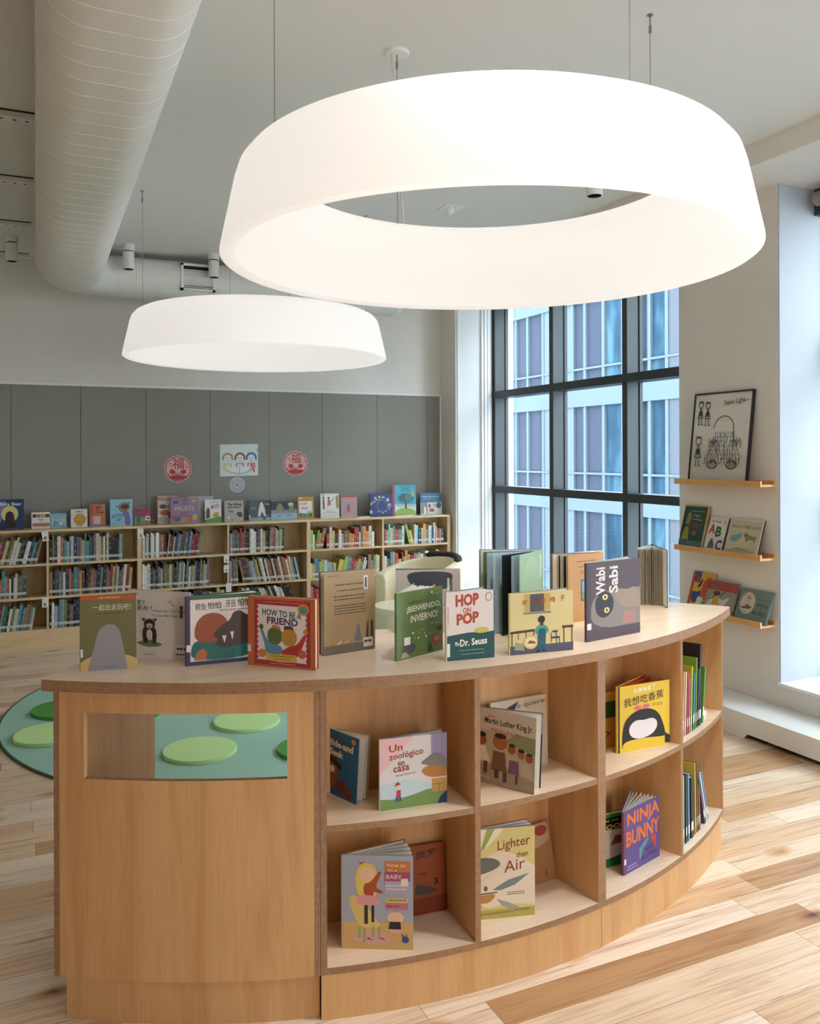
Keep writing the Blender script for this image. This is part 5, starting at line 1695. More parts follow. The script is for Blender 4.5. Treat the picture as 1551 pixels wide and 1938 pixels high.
# white bookend in the upper end cubby
p = polar(RF - 0.05, 32.1, ZS1)
er, et = Vector((-math.sin(R_(32.1)), math.cos(R_(32.1)), 0)), Vector((math.cos(R_(32.1)), math.sin(R_(32.1)), 0))
be = thing('bookend', p, 'white plastic bookend beside the leaning green book in the upper end cubby', 'bookend')
q = MB()
q.hexa([p - et * .055, p + et * .055, p + et * .055 + er * .13, p - et * .055 + er * .13, p - et * .055 + UPZ * .03, p + et * .055 + UPZ * .012, p + et * .055 + er * .13 + UPZ * .012, p - et * .055 + er * .13 + UPZ * .03])
q.build('base', M_WHITE, be, bevel=0.003)
q = MB()
q.slab(p - et * .05 + er * .02 + UPZ * .03, p - et * .05 + er * .12 + UPZ * .03, UPZ * .15 - et * .012, et, 0.004)
q.build('upright', M_WHITE, be)

# ------------------------------------------------------------------ picture ledges: frame and books


def on_ledge(i, ubl, ubr, ut, vt, x0=4.162, T=0.012):
    """feet on ledge i between pixel columns, leaning back to the wall; returns BL, BR, up, H"""
    z = LED[i][0]
    yl, yr = atx(ubl, 900, x0).y, atx(ubr, 900, x0).y
    xt = WX - T - 0.002
    zt = atx(ut, vt, xt).z
    up = Vector((xt - x0, 0, zt - z))
    return Vector((x0, yl, z)), Vector((x0, yr, z)), up.normalized(), up.length


BL, BR, up, H = on_ledge(0, 1300, 1411, 1310, 746.5, T=0.02)
fr = thing('framed_drawing', (BL + BR) / 2, 'black framed ink drawing leaning on the top ledge', 'picture')
exv = (BR - BL).normalized()
w = (BR - BL).length
n = exv.cross(up).normalized()
q = MB()
fw = 0.011
for a, b, c, d in ((0, 0, w, fw), (0, H - fw, w, H), (0, fw, fw, H - fw), (w - fw, fw, w, H - fw)):
    q.slab(BL + exv * a + up * b, BL + exv * c + up * b, up * (d - b), n, 0.02)
q.build('frame', plain('black_frame', '#15161a', 0.35), fr)
q = MB()
q.slab(BL + exv * fw + up * fw - n * 0.006, BL + exv * (w - fw) + up * fw - n * 0.006, up * (H - 2 * fw), n, 0.010, 0, srgb('#d3cbbd'))
rg = random.Random(5)
ink, art = '#23252b', []


def scrib(pts, lw=0.006):
    art.append(('L', pts, lw * 1.5, ink))


# a shaggy bundle of strokes, some loose strokes and doodled ovals (a plain stand-in for the drawing), and the signature
for r in range(7):
    y0 = 0.56 - r * 0.05
    wid = 0.16 + 0.025 * r
    for i in range(13):
        x = 0.56 - wid + 2 * wid * i / 12 + rg.uniform(-0.012, 0.012)
        scrib([(x, y0), (x + rg.uniform(-0.01, 0.02), y0 - 0.03), (x + rg.uniform(-0.03, 0.03), y0 - 0.065)], 0.005)
arc = lambda cx, cy, rx, ry, a, b, m=14: [(cx + rx * math.cos(R_(a + (b - a) * i / m)), cy + ry * math.sin(R_(a + (b - a) * i / m))) for i in range(m + 1)]
scrib(arc(0.56, 0.60, 0.17, 0.14, 0, 180), 0.006)
scrib([(0.73, 0.60), (0.75, 0.50)])
for cx in (0.38, 0.80):
    for i in range(7):
        scrib([(cx - 0.08 + i * 0.026, 0.47 + 0.02 * (i % 2)), (cx - 0.05 + i * 0.02, 0.38 + 0.025 * (i % 3))], 0.005)
for cx in (0.40, 0.74):
    scrib(arc(cx, 0.19, 0.09, 0.045, 0, 360, 18), 0.007)
    for i in range(6):
        scrib([(cx - 0.06 + i * 0.024, 0.16), (cx - 0.05 + i * 0.024, 0.225)], 0.004)
for cx, cy, k in ((0.12, 0.80, 1), (0.25, 0.79, 1), (0.13, 0.36, 1.25)):
    scrib(arc(cx, cy + 0.08 * k, 0.04 * k, 0.035 * k, 0, 360, 14), 0.006)
    scrib([(cx, cy + 0.045 * k), (cx - 0.045 * k, cy - 0.07 * k), (cx + 0.05 * k, cy - 0.07 * k), (cx, cy + 0.045 * k)], 0.006)
    for dx in (-0.02, 0.025):
        scrib([(cx + dx, cy - 0.07 * k), (cx + dx * 1.4, cy - 0.15 * k), (cx + dx * 1.4 + 0.025, cy - 0.15 * k)], 0.006)
    for i in range(8):
        scrib([(cx - 0.03 + i * 0.008, cy - 0.05 * k), (cx - 0.015 + i * 0.005, cy + 0.01 * k)], 0.0035)
    for i in range(6):
        scrib([(cx - 0.04 * k + i * 0.014 * k, cy + 0.105 * k), (cx - 0.035 * k + i * 0.014 * k, cy + 0.125 * k)], 0.005)
art.append(('T', 'Steve Light', 0.54, 0.84, 0.90, 0.915, 0.0, 0.03, '#33363f'))
scrib([(0.86, 0.90), (0.97, 0.905)], 0.003)
art2 = [tuple(o) for o in art]
Art(art2).emit(q, BL + exv * fw + up * fw - n * 0.006, exv, up, n, w - 2 * fw, H - 2 * fw)
q.build('drawing', M_PRINT, fr, normals=False)
kg = NT('picture_glazing')
tr_, gl_, mx_ = kg.n('BsdfTransparent'), kg.n('BsdfGlossy', Roughness=0.03), kg.n('MixShader')
mx_.inputs[0].default_value = 0.05
kg.l(tr_.outputs[0], mx_.inputs[1])
kg.l(gl_.outputs[0], mx_.inputs[2])
kg.l(mx_.outputs[0], kg.t.nodes['Material Output'].inputs['Surface'])
q = MB()
q.slab(BL + exv * fw + up * fw - n * 0.002, BL + exv * (w - fw) + up * fw - n * 0.002, up * (H - 2 * fw), n, 0.0015)
q.build('glazing', kg.m, fr)

GL = 'picture books leaning on the ledges'
BL, BR, up, H = on_ledge(1, 1281, 1326, 1292, 954.4, T=0.012)
cbook('dark green picture book with cream edge, leftmost on the middle ledge', BL, BR, H, 0.012, '#b99c5c', [
    ('R', 0, 0, 0.94, 0.97, '#20423a'), ('P', [(0.05, 0.02), (0.08, 0.3), (0.16, 0.5), (0.3, 0.52), (0.36, 0.2), (0.5, 0.04)], '#8f8a3c'), ('P', [(0.14, 0.56), (0.18, 0.8), (0.28, 0.84), (0.36, 0.7), (0.3, 0.54)], '#7f7a34'), ('R', 0.0, 0, 0.94, 0.2, '#2b4f50'), ('S', 0.04, 0.04, 0.9, 0.18, 3, '#7f9a94'),
    ('E', 0.56, 0.36, 0.10, 0.06, '#8c4a34'), ('S', 0.28, 0.84, 0.86, 0.88, 1, '#8fa08a'), ('T', 'to Meister', 0.40, 0.75, 0.70, 0.80, 0.0, -0.02, '#c9c4a0'), ('T', 'to School,', 0.42, 0.66, 0.80, 0.71, 0.0, -0.02, '#c9c4a0'), ('T', 'DONUT', 0.42, 0.48, 0.84, 0.60, 0.01, -0.02, '#86492f')], up=up, group=GL, pcol='#cbb994')
BL, BR, up, H = on_ledge(1, 1328, 1362, 1337.6, 977.4, T=0.012)
cbook('white reader with red A, green B and navy C, on the middle ledge', BL, BR, H, 0.012, '#d6d0c8', [
    ('T', "Dr. Seuss's", 0.14, 0.85, 0.66, 0.92, 0.02, '#23262e'), ('E', 0.84, 0.87, 0.07, 0.06, '#b5aca4'), ('T', 'A', 0.08, 0.52, 0.42, 0.80, 0.03, '#ad2f2c'), ('T', 'B', 0.46, 0.44, 0.78, 0.74, 0.03, '#23543a'), ('T', 'C', 0.62, 0.05, 0.94, 0.36, 0.03, '#25294e'), ('P', [(0.2, 0.1), (0.24, 0.3), (0.36, 0.4), (0.5, 0.24), (0.56, 0.1)], '#55585c')], up=up, group=GL, scol='#2a2430', spine='R')
BL, BR, up, H = on_ledge(1, 1367, 1429, 1379, 979.4, T=0.014)
cbook('wide pale sand picture book with a blue animal shape, rightmost on the middle ledge', BL, BR, H, 0.014, '#c9c0a8', [
    ('R', 0.04, 0.04, 0.95, 0.94, '#bdb597'), ('P', [(0.1, 0.1), (0.4, 0.22), (0.9, 0.12), (0.95, 0.04), (0.04, 0.04)], '#a8a584'), ('T', 'There Is a TRIBE of KIDS', 0.06, 0.74, 0.96, 0.83, 0.005, -0.02, '#5b5548'), ('P', [(0.12, 0.36), (0.12, 0.52), (0.3, 0.55), (0.42, 0.62), (0.46, 0.52), (0.36, 0.44), (0.34, 0.36)], '#6f90a0'), ('P', [(0.55, 0.46), (0.56, 0.56), (0.64, 0.58), (0.84, 0.52), (0.88, 0.6), (0.86, 0.34), (0.8, 0.44), (0.66, 0.44), (0.62, 0.34)], '#7d8a52'), ('E', 0.56, 0.56, 0.055, 0.06, '#8c6048'), ('T', 'LANE SMITH', 0.30, 0.16, 0.66, 0.205, 0.0, -0.02, '#6f6858')], up=up, group=GL, scol='#d0c8b4', spine='L', bcov='#2b2a30')
BL, BR, up, H = on_ledge(2, 1296, 1338, 1299, 1077, T=0.012)
cbook('bright patchwork picture book with orange spine, leftmost on the lowest ledge', BL, BR, H, 0.012, '#c9a23c', [
    ('R', 0, 0, 0.11, 1, '#b8472a'), ('R', 0.11, 0.72, 0.38, 1, '#3c4a80'), ('E', 0.28, 0.80, 0.12, 0.05, '#b03a30'), ('P', [(0.5, 0.3), (0.5, 0.7), (0.66, 0.86), (0.84, 0.9), (0.96, 0.8), (0.8, 0.6), (0.9, 0.3)], '#bb4a2c'), ('P', [(0.11, 0.2), (0.11, 0.5), (0.3, 0.46), (0.5, 0.54), (0.5, 0.3), (0.36, 0.2)], '#2f4c86'), ('P', [(0.34, 0.1), (0.4, 0.36), (0.62, 0.36), (0.66, 0.14)], '#d4cfc4'), ('P', [(0.6, 0.06), (0.6, 0.26), (0.86, 0.3), (0.9, 0.1)], '#5f9a44'), ('P', [(0.3, 0.6), (0.46, 0.82), (0.5, 0.78), (0.42, 0.6)], '#2b2722'), ('T', '卡', 0.74, 0.74, 0.88, 0.84, 0.02, '#e2dccf'), ('T', '罗', 0.76, 0.58, 0.90, 0.68, 0.02, '#e2dccf')], up=up, group=GL)
BL, BR, up, H = on_ledge(2, 1326, 1381, 1337.5, 1094.4, x0=4.150, T=0.028)
cbook('red and grey picture book with a child in yellow, middle of the lowest ledge', BL, BR, H, 0.010, '#8f8880', [
    ('R', 0, 0.72, 1, 0.97, '#94392c'), ('P', [(0.0, 0.1), (0.2, 0.6), (0.3, 0.36), (0.45, 0.74), (0.5, 0.4), (0.86, 0.62), (0.6, 0.2), (1, 0.1), (1, 0), (0, 0)], '#c3bdb6'), ('S', 0.05, 0.74, 0.95, 0.95, 3, '#b86a50'), ('E', 0.36, 0.62, 0.12, 0.075, '#5b3526'), ('P', [(0.26, 0.3), (0.28, 0.52), (0.44, 0.52), (0.5, 0.3)], '#c29a2c'), ('L', [(0.44, 0.5), (0.62, 0.7)], 0.03, '#5b3526'), ('L', [(0.28, 0.5), (0.1, 0.42)], 0.03, '#5b3526')], up=up, group=GL)
BL, BR, up, H = on_ledge(2, 1385.5, 1446, 1393, 1109, T=0.012)
cbook('grey green picture book with a sailing ship in an oval, rightmost on the lowest ledge', BL, BR, H, 0.012, '#73857f', [
    ('E', 0.30, 0.56, 0.235, 0.34, '#b9a878'), ('E', 0.30, 0.56, 0.215, 0.318, '#cdc2b4'), ('P', [(0.12, 0.44), (0.16, 0.38), (0.40, 0.39), (0.47, 0.48), (0.3, 0.45)], '#7c3f2a'), ('R', 0.24, 0.46, 0.38, 0.50, '#5b3a28'), ('R', 0.305, 0.46, 0.32, 0.80, '#4a3c34'), ('R', 0.22, 0.70, 0.41, 0.715, '#4a3c34'), ('R', 0.25, 0.77, 0.37, 0.78, '#4a3c34'), ('L', [(0.31, 0.8), (0.18, 0.48)], 0.004, '#6a5c50'), ('L', [(0.31, 0.8), (0.42, 0.48)], 0.004, '#6a5c50'), ('E', 0.18, 0.78, 0.035, 0.03, '#c2a468'), ('P', [(0.18, 0.31), (0.3, 0.34), (0.4, 0.3), (0.3, 0.28)], '#8fb0bc'),
    ('S', 0.58, 0.70, 0.90, 0.735, 1, '#3d4a46'), ('T', 'AMOS', 0.56, 0.52, 0.92, 0.61, 0.0, -0.02, '#22282a'), ('T', 'Y', 0.72, 0.42, 0.78, 0.48, 0.0, '#22282a'), ('T', 'BORIS', 0.53, 0.27, 0.92, 0.37, 0.0, -0.02, '#22282a')], up=up, group=GL, spine='L')

# ------------------------------------------------------------------ display books on the wall bookcases
GW = 'picture books displayed on top of the wall bookcases'
YD = 8.235


def disp(label, ul, ur, vt, cov, art, vb=None, T=0.014, tilt=0, y=YD, **k):
    a, b = aty(ul, 1000, y), aty(ur, 1000, y)
    BL, BR = Vector((a.x, y, BT)), Vector((b.x, y - tilt * (b.x - a.x), BT))
    H = zabove(BL, vt) - BT
    return cbook(label, BL, BR, H, T, cov, art, up=(0, 0.06, 1), group=GW, **k)


disp('navy picture book with a yellow moon, leftmost on the wall bookcases', -4, 45, 945.5, '#24365c', [('P', [(0, 0.1), (0, 0.9), (0.3, 0.96), (0.2, 0.4)], '#6f78a4'), ('E', 0.46, 0.52, 0.33, 0.27, '#c9c07c'), ('P', [(0.26, 0.02), (0.28, 0.40), (0.32, 0.56), (0.45, 0.62), (0.6, 0.56), (0.64, 0.36), (0.7, 0.02)], '#2a2322'), ('T', 'Baby Bear', 0.08, 0.76, 0.92, 0.90, 0.02, '#cfd0d6'), ('S', 0.3, 0.03, 0.8, 0.06, 1, '#9aa3b8')], tilt=0.05)
disp('small white board book with fruit pictures', 59.5, 95, 970, '#d8d2d4', [('R', 0.06, 0.68, 0.26, 0.88, '#5a2f3e'), ('R', 0.28, 0.68, 0.48, 0.88, '#b56a34'), ('R', 0.5, 0.68, 0.72, 0.88, '#b99a3e'), ('R', 0.74, 0.68, 0.96, 0.88, '#4e2c2c'), ('T', 'Fruit', 0.38, 0.52, 0.64, 0.61, 0.02, '#2b2a2c'), ('T', '水果', 0.42, 0.42, 0.60, 0.50, 0.01, '#2b2a2c'), ('R', 0.06, 0.14, 0.96, 0.34, '#8c5a34'), ('S', 0.06, 0.16, 0.96, 0.32, 2, '#d3a24c')], T=0.02)
disp('small sky blue board book with a sun, second from the moon book', 96, 126, 972, '#7fb4cc', [('T', '你好世界', 0.25, 0.66, 0.75, 0.76, 0.02, '#b84a54'), ('E', 0.80, 0.55, 0.13, 0.12, '#d9b45c'), ('R', 0.2, 0.2, 0.3, 0.5, '#4f8a7c'), ('R', 0.34, 0.22, 0.44, 0.46, '#b86a5c'), ('R', 0.6, 0.2, 0.7, 0.42, '#d0d4d2'), ('S', 0.04, 0.06, 0.96, 0.2, 2, '#46606a'), ('S', 0.1, 0.86, 0.9, 0.93, 1, '#2f5a66')], T=0.02)
disp('white picture book with a smiling yellow disc', 134, 165.5, 964, '#d4cfc8', [('E', 0.54, 0.42, 0.33, 0.32, '#2f2414'), ('E', 0.54, 0.42, 0.30, 0.295, '#c49a2e'), ('L', [(0.38, 0.40), (0.46, 0.28), (0.56, 0.26), (0.66, 0.30), (0.71, 0.40)], 0.025, '#2f2414'), ('E', 0.44, 0.54, 0.03, 0.02, '#2f2414'), ('E', 0.66, 0.54, 0.03, 0.02, '#2f2414'), ('L', [(0.46, 0.12), (0.46, 0.02)], 0.02, '#2f2414'), ('L', [(0.62, 0.12), (0.62, 0.02)], 0.02, '#2f2414'), ('L', [(0.12, 0.48), (0.24, 0.45)], 0.02, '#2f2414'), ('L', [(0.86, 0.46), (0.97, 0.54)], 0.02, '#2f2414'), ('T', '蛋黄派', 0.30, 0.80, 0.74, 0.92, 0.01, '#3b3834')], scol='#c49a2e')
disp('orange chapter book with a pale square sticker', 169.5, 199.5, 954.5, '#b9683f', [('R', 0, 0, 0.2, 1, '#9a5434'), ('T', 'Nate', 0.36, 0.82, 0.70, 0.91, 0.02, '#2b1d18'), ('T', 'the', 0.42, 0.71, 0.62, 0.79, 0.02, '#2b1d18'), ('T', 'Great', 0.44, 0.59, 0.88, 0.68, 0.02, '#2b1d18'), ('R', 0.76, 0.72, 1, 0.97, '#8f8c74'), ('R', 0.04, 0.16, 0.24, 0.5, '#b8604a'), ('R', 0.24, 0.12, 0.70, 0.46, '#cbb0a8'), ('R', 0, 0, 1, 0.12, '#7f8288')])
disp('light blue picture book with a tan bird head and violet neck', 208.5, 251, 945.5, '#86bcd2', [('P', [(0.36, 0.68), (0.4, 0.82), (0.62, 0.90), (0.84, 0.86), (0.88, 0.7), (0.78, 0.54), (0.56, 0.5), (0.42, 0.56)], '#8a6f55'), ('E', 0.66, 0.72, 0.18, 0.09, '#37322e'), ('L', [(0.26, 0.74), (0.38, 0.72)], 0.03, '#4a4038'), ('L', [(0.80, 0.84), (0.88, 0.88)], 0.03, '#4a4038'), ('P', [(0.52, 0.5), (0.66, 0.3), (0.64, 0.02), (0.92, 0.02), (0.88, 0.3), (0.82, 0.56)], '#6a5c9a'), ('S', 0.64, 0.04, 0.86, 0.5, 8, '#8f84b8'), ('T', 'BUTTON', 0.08, 0.28, 0.58, 0.42, 0.01, 0.05, '#3d4660'), ('T', 'UP!', 0.26, 0.18, 0.50, 0.28, 0.01, '#3d4660'), ('S', 0.08, 0.08, 0.55, 0.12, 1, '#5f86a0')])
disp('small crimson and green board book with a cow', 252.5, 285.5, 963, '#9c3358', [('R', 0.04, 0.04, 0.96, 0.5, '#5d8a4a'), ('T', '一园青菜成了精', 0.06, 0.82, 0.80, 0.92, 0.01, '#2a1c22'), ('R', 0.2, 0.14, 0.36, 0.6, '#3c5a86'), ('E', 0.28, 0.66, 0.10, 0.08, '#33584a'), ('E', 0.6, 0.28, 0.12, 0.10, '#b8793c'), ('P', [(0.66, 0.3), (0.72, 0.56), (0.94, 0.54), (0.96, 0.24)], '#c9c4c0'), ('E', 0.84, 0.40, 0.07, 0.06, '#25211f')], T=0.018)
disp('tall cream picture book with red Chinese title', 297, 336, 939, '#c9b7aa', [('R', 0, 0, 0.05, 1, '#8f4a44'), ('R', 0.06, 0.84, 0.98, 0.96, '#a83a34'), ('T', '好饿的小蛇', 0.1, 0.855, 0.92, 0.945, 0.02, '#d6c3b4'), ('E', 0.3, 0.62, 0.18, 0.08, '#3f3a3c'), ('E', 0.7, 0.6, 0.2, 0.12, '#b79a6c'), ('E', 0.4, 0.4, 0.24, 0.1, '#a8522e'), ('E', 0.72, 0.3, 0.2, 0.12, '#8c5a44'), ('E', 0.3, 0.16, 0.2, 0.1, '#a39a90'), ('R', 0.04, 0.24, 0.2, 0.32, '#dcd8d2')], y=8.29)
disp('pale grey picture book half hidden behind the lilac one', 357, 404, 940, '#b4b2b0', [('L', [(0.5, 0.5), (0.6, 0.4), (0.58, 0.2), (0.48, 0.12)], 0.03, '#6f7072'), ('L', [(0.8, 0.44), (0.84, 0.34)], 0.03, '#6f7072'), ('E', 0.87, 0.90, 0.012, 0.01, '#333333')], y=8.31)
disp('lilac picture book bordered with painted fruit', 323, 376, 943, '#8f7398', [('T', 'THE', 0.42, 0.72, 0.60, 0.80, 0.02, '#8a3a3c'), ('T', 'FRUITS', 0.14, 0.50, 0.86, 0.68, 0.02, '#bda98c'), ('T', 'WE EAT', 0.34, 0.38, 0.66, 0.47, 0.02, '#9a3f3c'), ('T', 'GAIL GIBBONS', 0.28, 0.28, 0.76, 0.33, 0.01, '#4a3450'), ('E', 0.12, 0.26, 0.09, 0.09, '#a5463a'), ('E', 0.26, 0.16, 0.13, 0.10, '#44587c'), ('E', 0.46, 0.14, 0.12, 0.09, '#9a9a4c'), ('E', 0.68, 0.18, 0.10, 0.10, '#b5673f'), ('E', 0.86, 0.24, 0.09, 0.12, '#b9ab5a'), ('E', 0.3, 0.05, 0.1, 0.05, '#b07a34'), ('E', 0.84, 0.88, 0.10, 0.06, '#b3a44e'), ('E', 0.18, 0.84, 0.10, 0.05, '#3c4660'), ('E', 0.5, 0.9, 0.08, 0.05, '#9a5a3c'), ('E', 0.06, 0.06, 0.08, 0.06, '#5b8a4a')], y=8.21)
disp('white picture book with pink title and green grass, beside the grey book', 388, 419, 946, '#d6d6d6', [('P', [(0, 0), (0, 0.12), (0.4, 0.18), (0.8, 0.26), (1, 0.24), (1, 0)], '#4a9a3c'), ('T', 'MOO!', 0.38, 0.58, 0.86, 0.76, 0.02, 0.06, '#c03a7a'), ('P', [(0.06, 0.16), (0.06, 0.5), (0.16, 0.66), (0.3, 0.6), (0.3, 0.2)], '#6b4034'), ('P', [(0.48, 0.3), (0.6, 0.44), (0.8, 0.44), (0.88, 0.28), (0.6, 0.22)], '#c98a34'), ('S', 0.14, 0.06, 0.85, 0.10, 1, '#2f6a2a'), ('S', 0.3, 0.86, 0.9, 0.92, 1, '#777777')])
disp('grey picture book with black two line title', 425, 461, 948, '#a8a29c', [('T', 'The Winds', 0.16, 0.76, 0.90, 0.88, 0.03, '#1f1e1e'), ('T', 'Are Rising', 0.16, 0.62, 0.88, 0.73, 0.03, '#1f1e1e'), ('E', 0.28, 0.50, 0.06, 0.06, '#5f7f8a'), ('E', 0.40, 0.48, 0.04, 0.04, '#3a3a3c'), ('P', [(0.62, 0.36), (0.7, 0.46), (0.92, 0.44), (0.94, 0.2), (0.74, 0.22)], '#4d4148'), ('L', [(0.1, 0.1), (0.2, 0.2), (0.36, 0.12), (0.44, 0.06)], 0.02, '#5f5a58'), ('E', 0.2, 0.2, 0.1, 0.07, '#c4c0bc'), ('P', [(0.4, 0.4), (0.5, 0.46), (0.5, 0.36)], '#b59a54')])
disp('dark slate picture book with a tall white letter A', 471, 514, 947, '#42505a', [('R', 0, 0, 1, 0.16, '#8a97a0'), ('P', [(0.38, 0.18), (0.5, 0.9), (0.62, 0.9), (0.8, 0.18), (0.68, 0.18), (0.58, 0.5), (0.5, 0.18)], '#cfcabc'), ('R', 0.72, 0.3, 1, 0.94, '#2a3036'), ('T', 'Con', 0.72, 0.76, 0.92, 0.85, 0.01, '#b8bdc0'), ('S', 0.1, 0.56, 0.32, 0.66, 2, '#8fb0b8'), ('E', 0.68, 0.14, 0.08, 0.1, '#4a525a'), ('R', 0, 0.16, 0.06, 0.28, '#d8d6d2')], tilt=-0.03)
disp('dark night picture book with a stone letter A and pale blue base', 513, 562.5, 950, '#2f363e', [('R', 0, 0, 1, 0.34, '#8fadc0'), ('R', 0, 0.34, 1, 0.55, '#7c8894'), ('P', [(0.14, 0.40), (0.28, 0.92), (0.40, 0.92), (0.54, 0.40), (0.44, 0.38), (0.34, 0.62), (0.24, 0.38)], '#7f7a64'), ('E', 0.76, 0.84, 0.11, 0.11, '#c0b27c'), ('P', [(0.66, 0.4), (0.7, 0.74), (0.86, 0.72), (0.88, 0.42)], '#6f8468'), ('T', '大脚丫，大脚怪', 0.2, 0.2, 0.8, 0.28, 0.01, '#33424e')])
disp('small ochre framed reader with red title, on the wall bookcases', 563.5, 594, 940.5, '#b9832f', [('R', 0.1, 0.1, 0.9, 0.80, '#d4d6d4'), ('P', [(0.1, 0.1), (0.1, 0.28), (0.5, 0.24), (0.9, 0.28), (0.9, 0.1)], '#1f6a62'), ('T', 'HOP', 0.2, 0.62, 0.58, 0.74, 0.02, '#b0513c'), ('T', 'POP', 0.24, 0.42, 0.62, 0.54, 0.02, '#b0513c'), ('E', 0.72, 0.32, 0.16, 0.05, '#b9b46a'), ('T', 'Dr. Seuss', 0.28, 0.15, 0.7, 0.21, 0.0, '#c4d4cf'), ('R', 0.1, 0.92, 0.3, 0.95, '#e0d6c4')])
disp('white picture book with children painted above a green title', 607, 642, 934.5, '#d6d5d0', [('P', [(0.1, 0.4), (0.12, 0.78), (0.2, 0.8), (0.24, 0.42)], '#9c4a4a'), ('R', 0.12, 0.36, 0.22, 0.54, '#5f7fa8'), ('P', [(0.36, 0.5), (0.4, 0.78), (0.5, 0.76), (0.56, 0.54)], '#b8683a'), ('P', [(0.3, 0.38), (0.34, 0.44), (0.72, 0.86), (0.74, 0.8)], '#a58a5c'), ('P', [(0.84, 0.4), (0.82, 0.9), (0.96, 0.92), (0.98, 0.4)], '#a08450'), ('E', 0.16, 0.84, 0.05, 0.04, '#5a3a2c'), ('E', 0.44, 0.82, 0.05, 0.04, '#3a2a22'), ('P', [(0.04, 0.9), (0.1, 0.97), (0.3, 0.96)], '#7f9a4a'), ('T', "KING'S", 0.3, 0.26, 0.68, 0.32, 0.0, '#8f9a6a'), ('T', 'PLAYGROUND', 0.14, 0.19, 0.88, 0.25, 0.0, '#8f9a6a'), ('S', 0.1, 0.06, 0.9, 0.12, 1, '#b9b7ae')])
disp('dusty pink picture book with an orange red top band', 645.5, 676, 938.5, '#a98b90', [('R', 0, 0.93, 1, 1, '#b04a3c'), ('P', [(0, 0), (0, 0.06), (0.4, 0.12), (0.8, 0.08), (1, 0.04), (1, 0)], '#b59a80'), ('E', 0.46, 0.42, 0.12, 0.2, '#a65a62'), ('S', 0.2, 0.74, 0.8, 0.78, 1, '#b9a4a4')])
disp('deep blue square picture book with white characters in a ring', 700.5, 744, 934.5, '#26346e', [('P', [(0, 0.48), (0, 0.58), (0.3, 0.76), (0.5, 0.78), (0.5, 0.74), (0.3, 0.70), (0.1, 0.52)], '#8f8a5c'), ('E', 0.54, 0.46, 0.24, 0.26, '#6f7a6c'), ('E', 0.54, 0.46, 0.215, 0.235, '#26346e'), ('T', '这', 0.18, 0.76, 0.30, 0.86, 0.02, '#d9dbe0'), ('T', '样', 0.36, 0.80, 0.47, 0.90, 0.02, '#d9dbe0'), ('T', '的', 0.53, 0.78, 0.64, 0.88, 0.02, '#d9dbe0'), ('T', '尾', 0.70, 0.64, 0.84, 0.78, 0.03, '#d9dbe0'), ('T', '巴', 0.78, 0.40, 0.92, 0.54, 0.03, '#d9dbe0'), ('T', '可', 0.78, 0.28, 0.86, 0.35, 0.02, '#c9ccd4'), ('T', '以', 0.64, 0.18, 0.72, 0.25, 0.02, '#c9ccd4'), ('T', '做', 0.50, 0.12, 0.58, 0.19, 0.02, '#c9ccd4'), ('T', '什么', 0.3, 0.18, 0.44, 0.25, 0.02, '#b9bcc8'), ('E', 0.04, 0.2, 0.06, 0.08, '#b5b7b8')])
disp('tall turquoise picture book with a tree on a green hill', 743.5, 787.5, 918, '#3f9fb4', [('R', 0, 0, 0.09, 1, '#a8323a'), ('R', 0.09, 0, 1, 0.36, '#c4d0c4'), ('P', [(0.09, 0), (0.09, 0.12), (0.3, 0.24), (0.6, 0.26), (0.9, 0.18), (1, 0.1), (1, 0)], '#8faa4c'), ('R', 0.52, 0.22, 0.60, 0.46, '#5b3a34'), ('E', 0.56, 0.56, 0.36, 0.16, '#3f6a74'), ('E', 0.46, 0.60, 0.16, 0.12, '#35606a'), ('E', 0.7, 0.58, 0.16, 0.12, '#4a7a7c'), ('T', 'El árbol', 0.42, 0.86, 0.7, 0.91, 0.01, '#22404c'), ('T', 'del mundo', 0.38, 0.79, 0.74, 0.84, 0.01, '#22404c'), ('S', 0.28, 0.94, 0.86, 0.965, 1, '#22404c'), ('P', [(0.8, 0.62), (0.84, 0.84), (0.92, 0.8), (0.94, 0.62)], '#b09a4c'), ('S', 0.14, 0.28, 0.96, 0.36, 2, '#7c5a54')])
disp('blue winter picture book with snowy figures, rightmost on the wall bookcases', 796, 836.5, 933.5, '#3c6f92', [('R', 0, 0, 1, 0.56, '#c9ced2'), ('R', 0.02, 0.04, 0.32, 0.56, '#8a8070'), ('P', [(0.14, 0.04), (0.16, 0.36), (0.24, 0.36), (0.28, 0.04)], '#d6d9dc'), ('E', 0.42, 0.4, 0.06, 0.1, '#a5464a'), ('E', 0.64, 0.42, 0.08, 0.1, '#c0a85c'), ('E', 0.84, 0.42, 0.12, 0.14, '#4d5a66'), ('E', 0.52, 0.2, 0.12, 0.08, '#a8464e'), ('S', 0.1, 0.80, 0.88, 0.87, 1, '#c4d6e0'), ('S', 0.14, 0.72, 0.5, 0.76, 1, '#a9c4d4')])
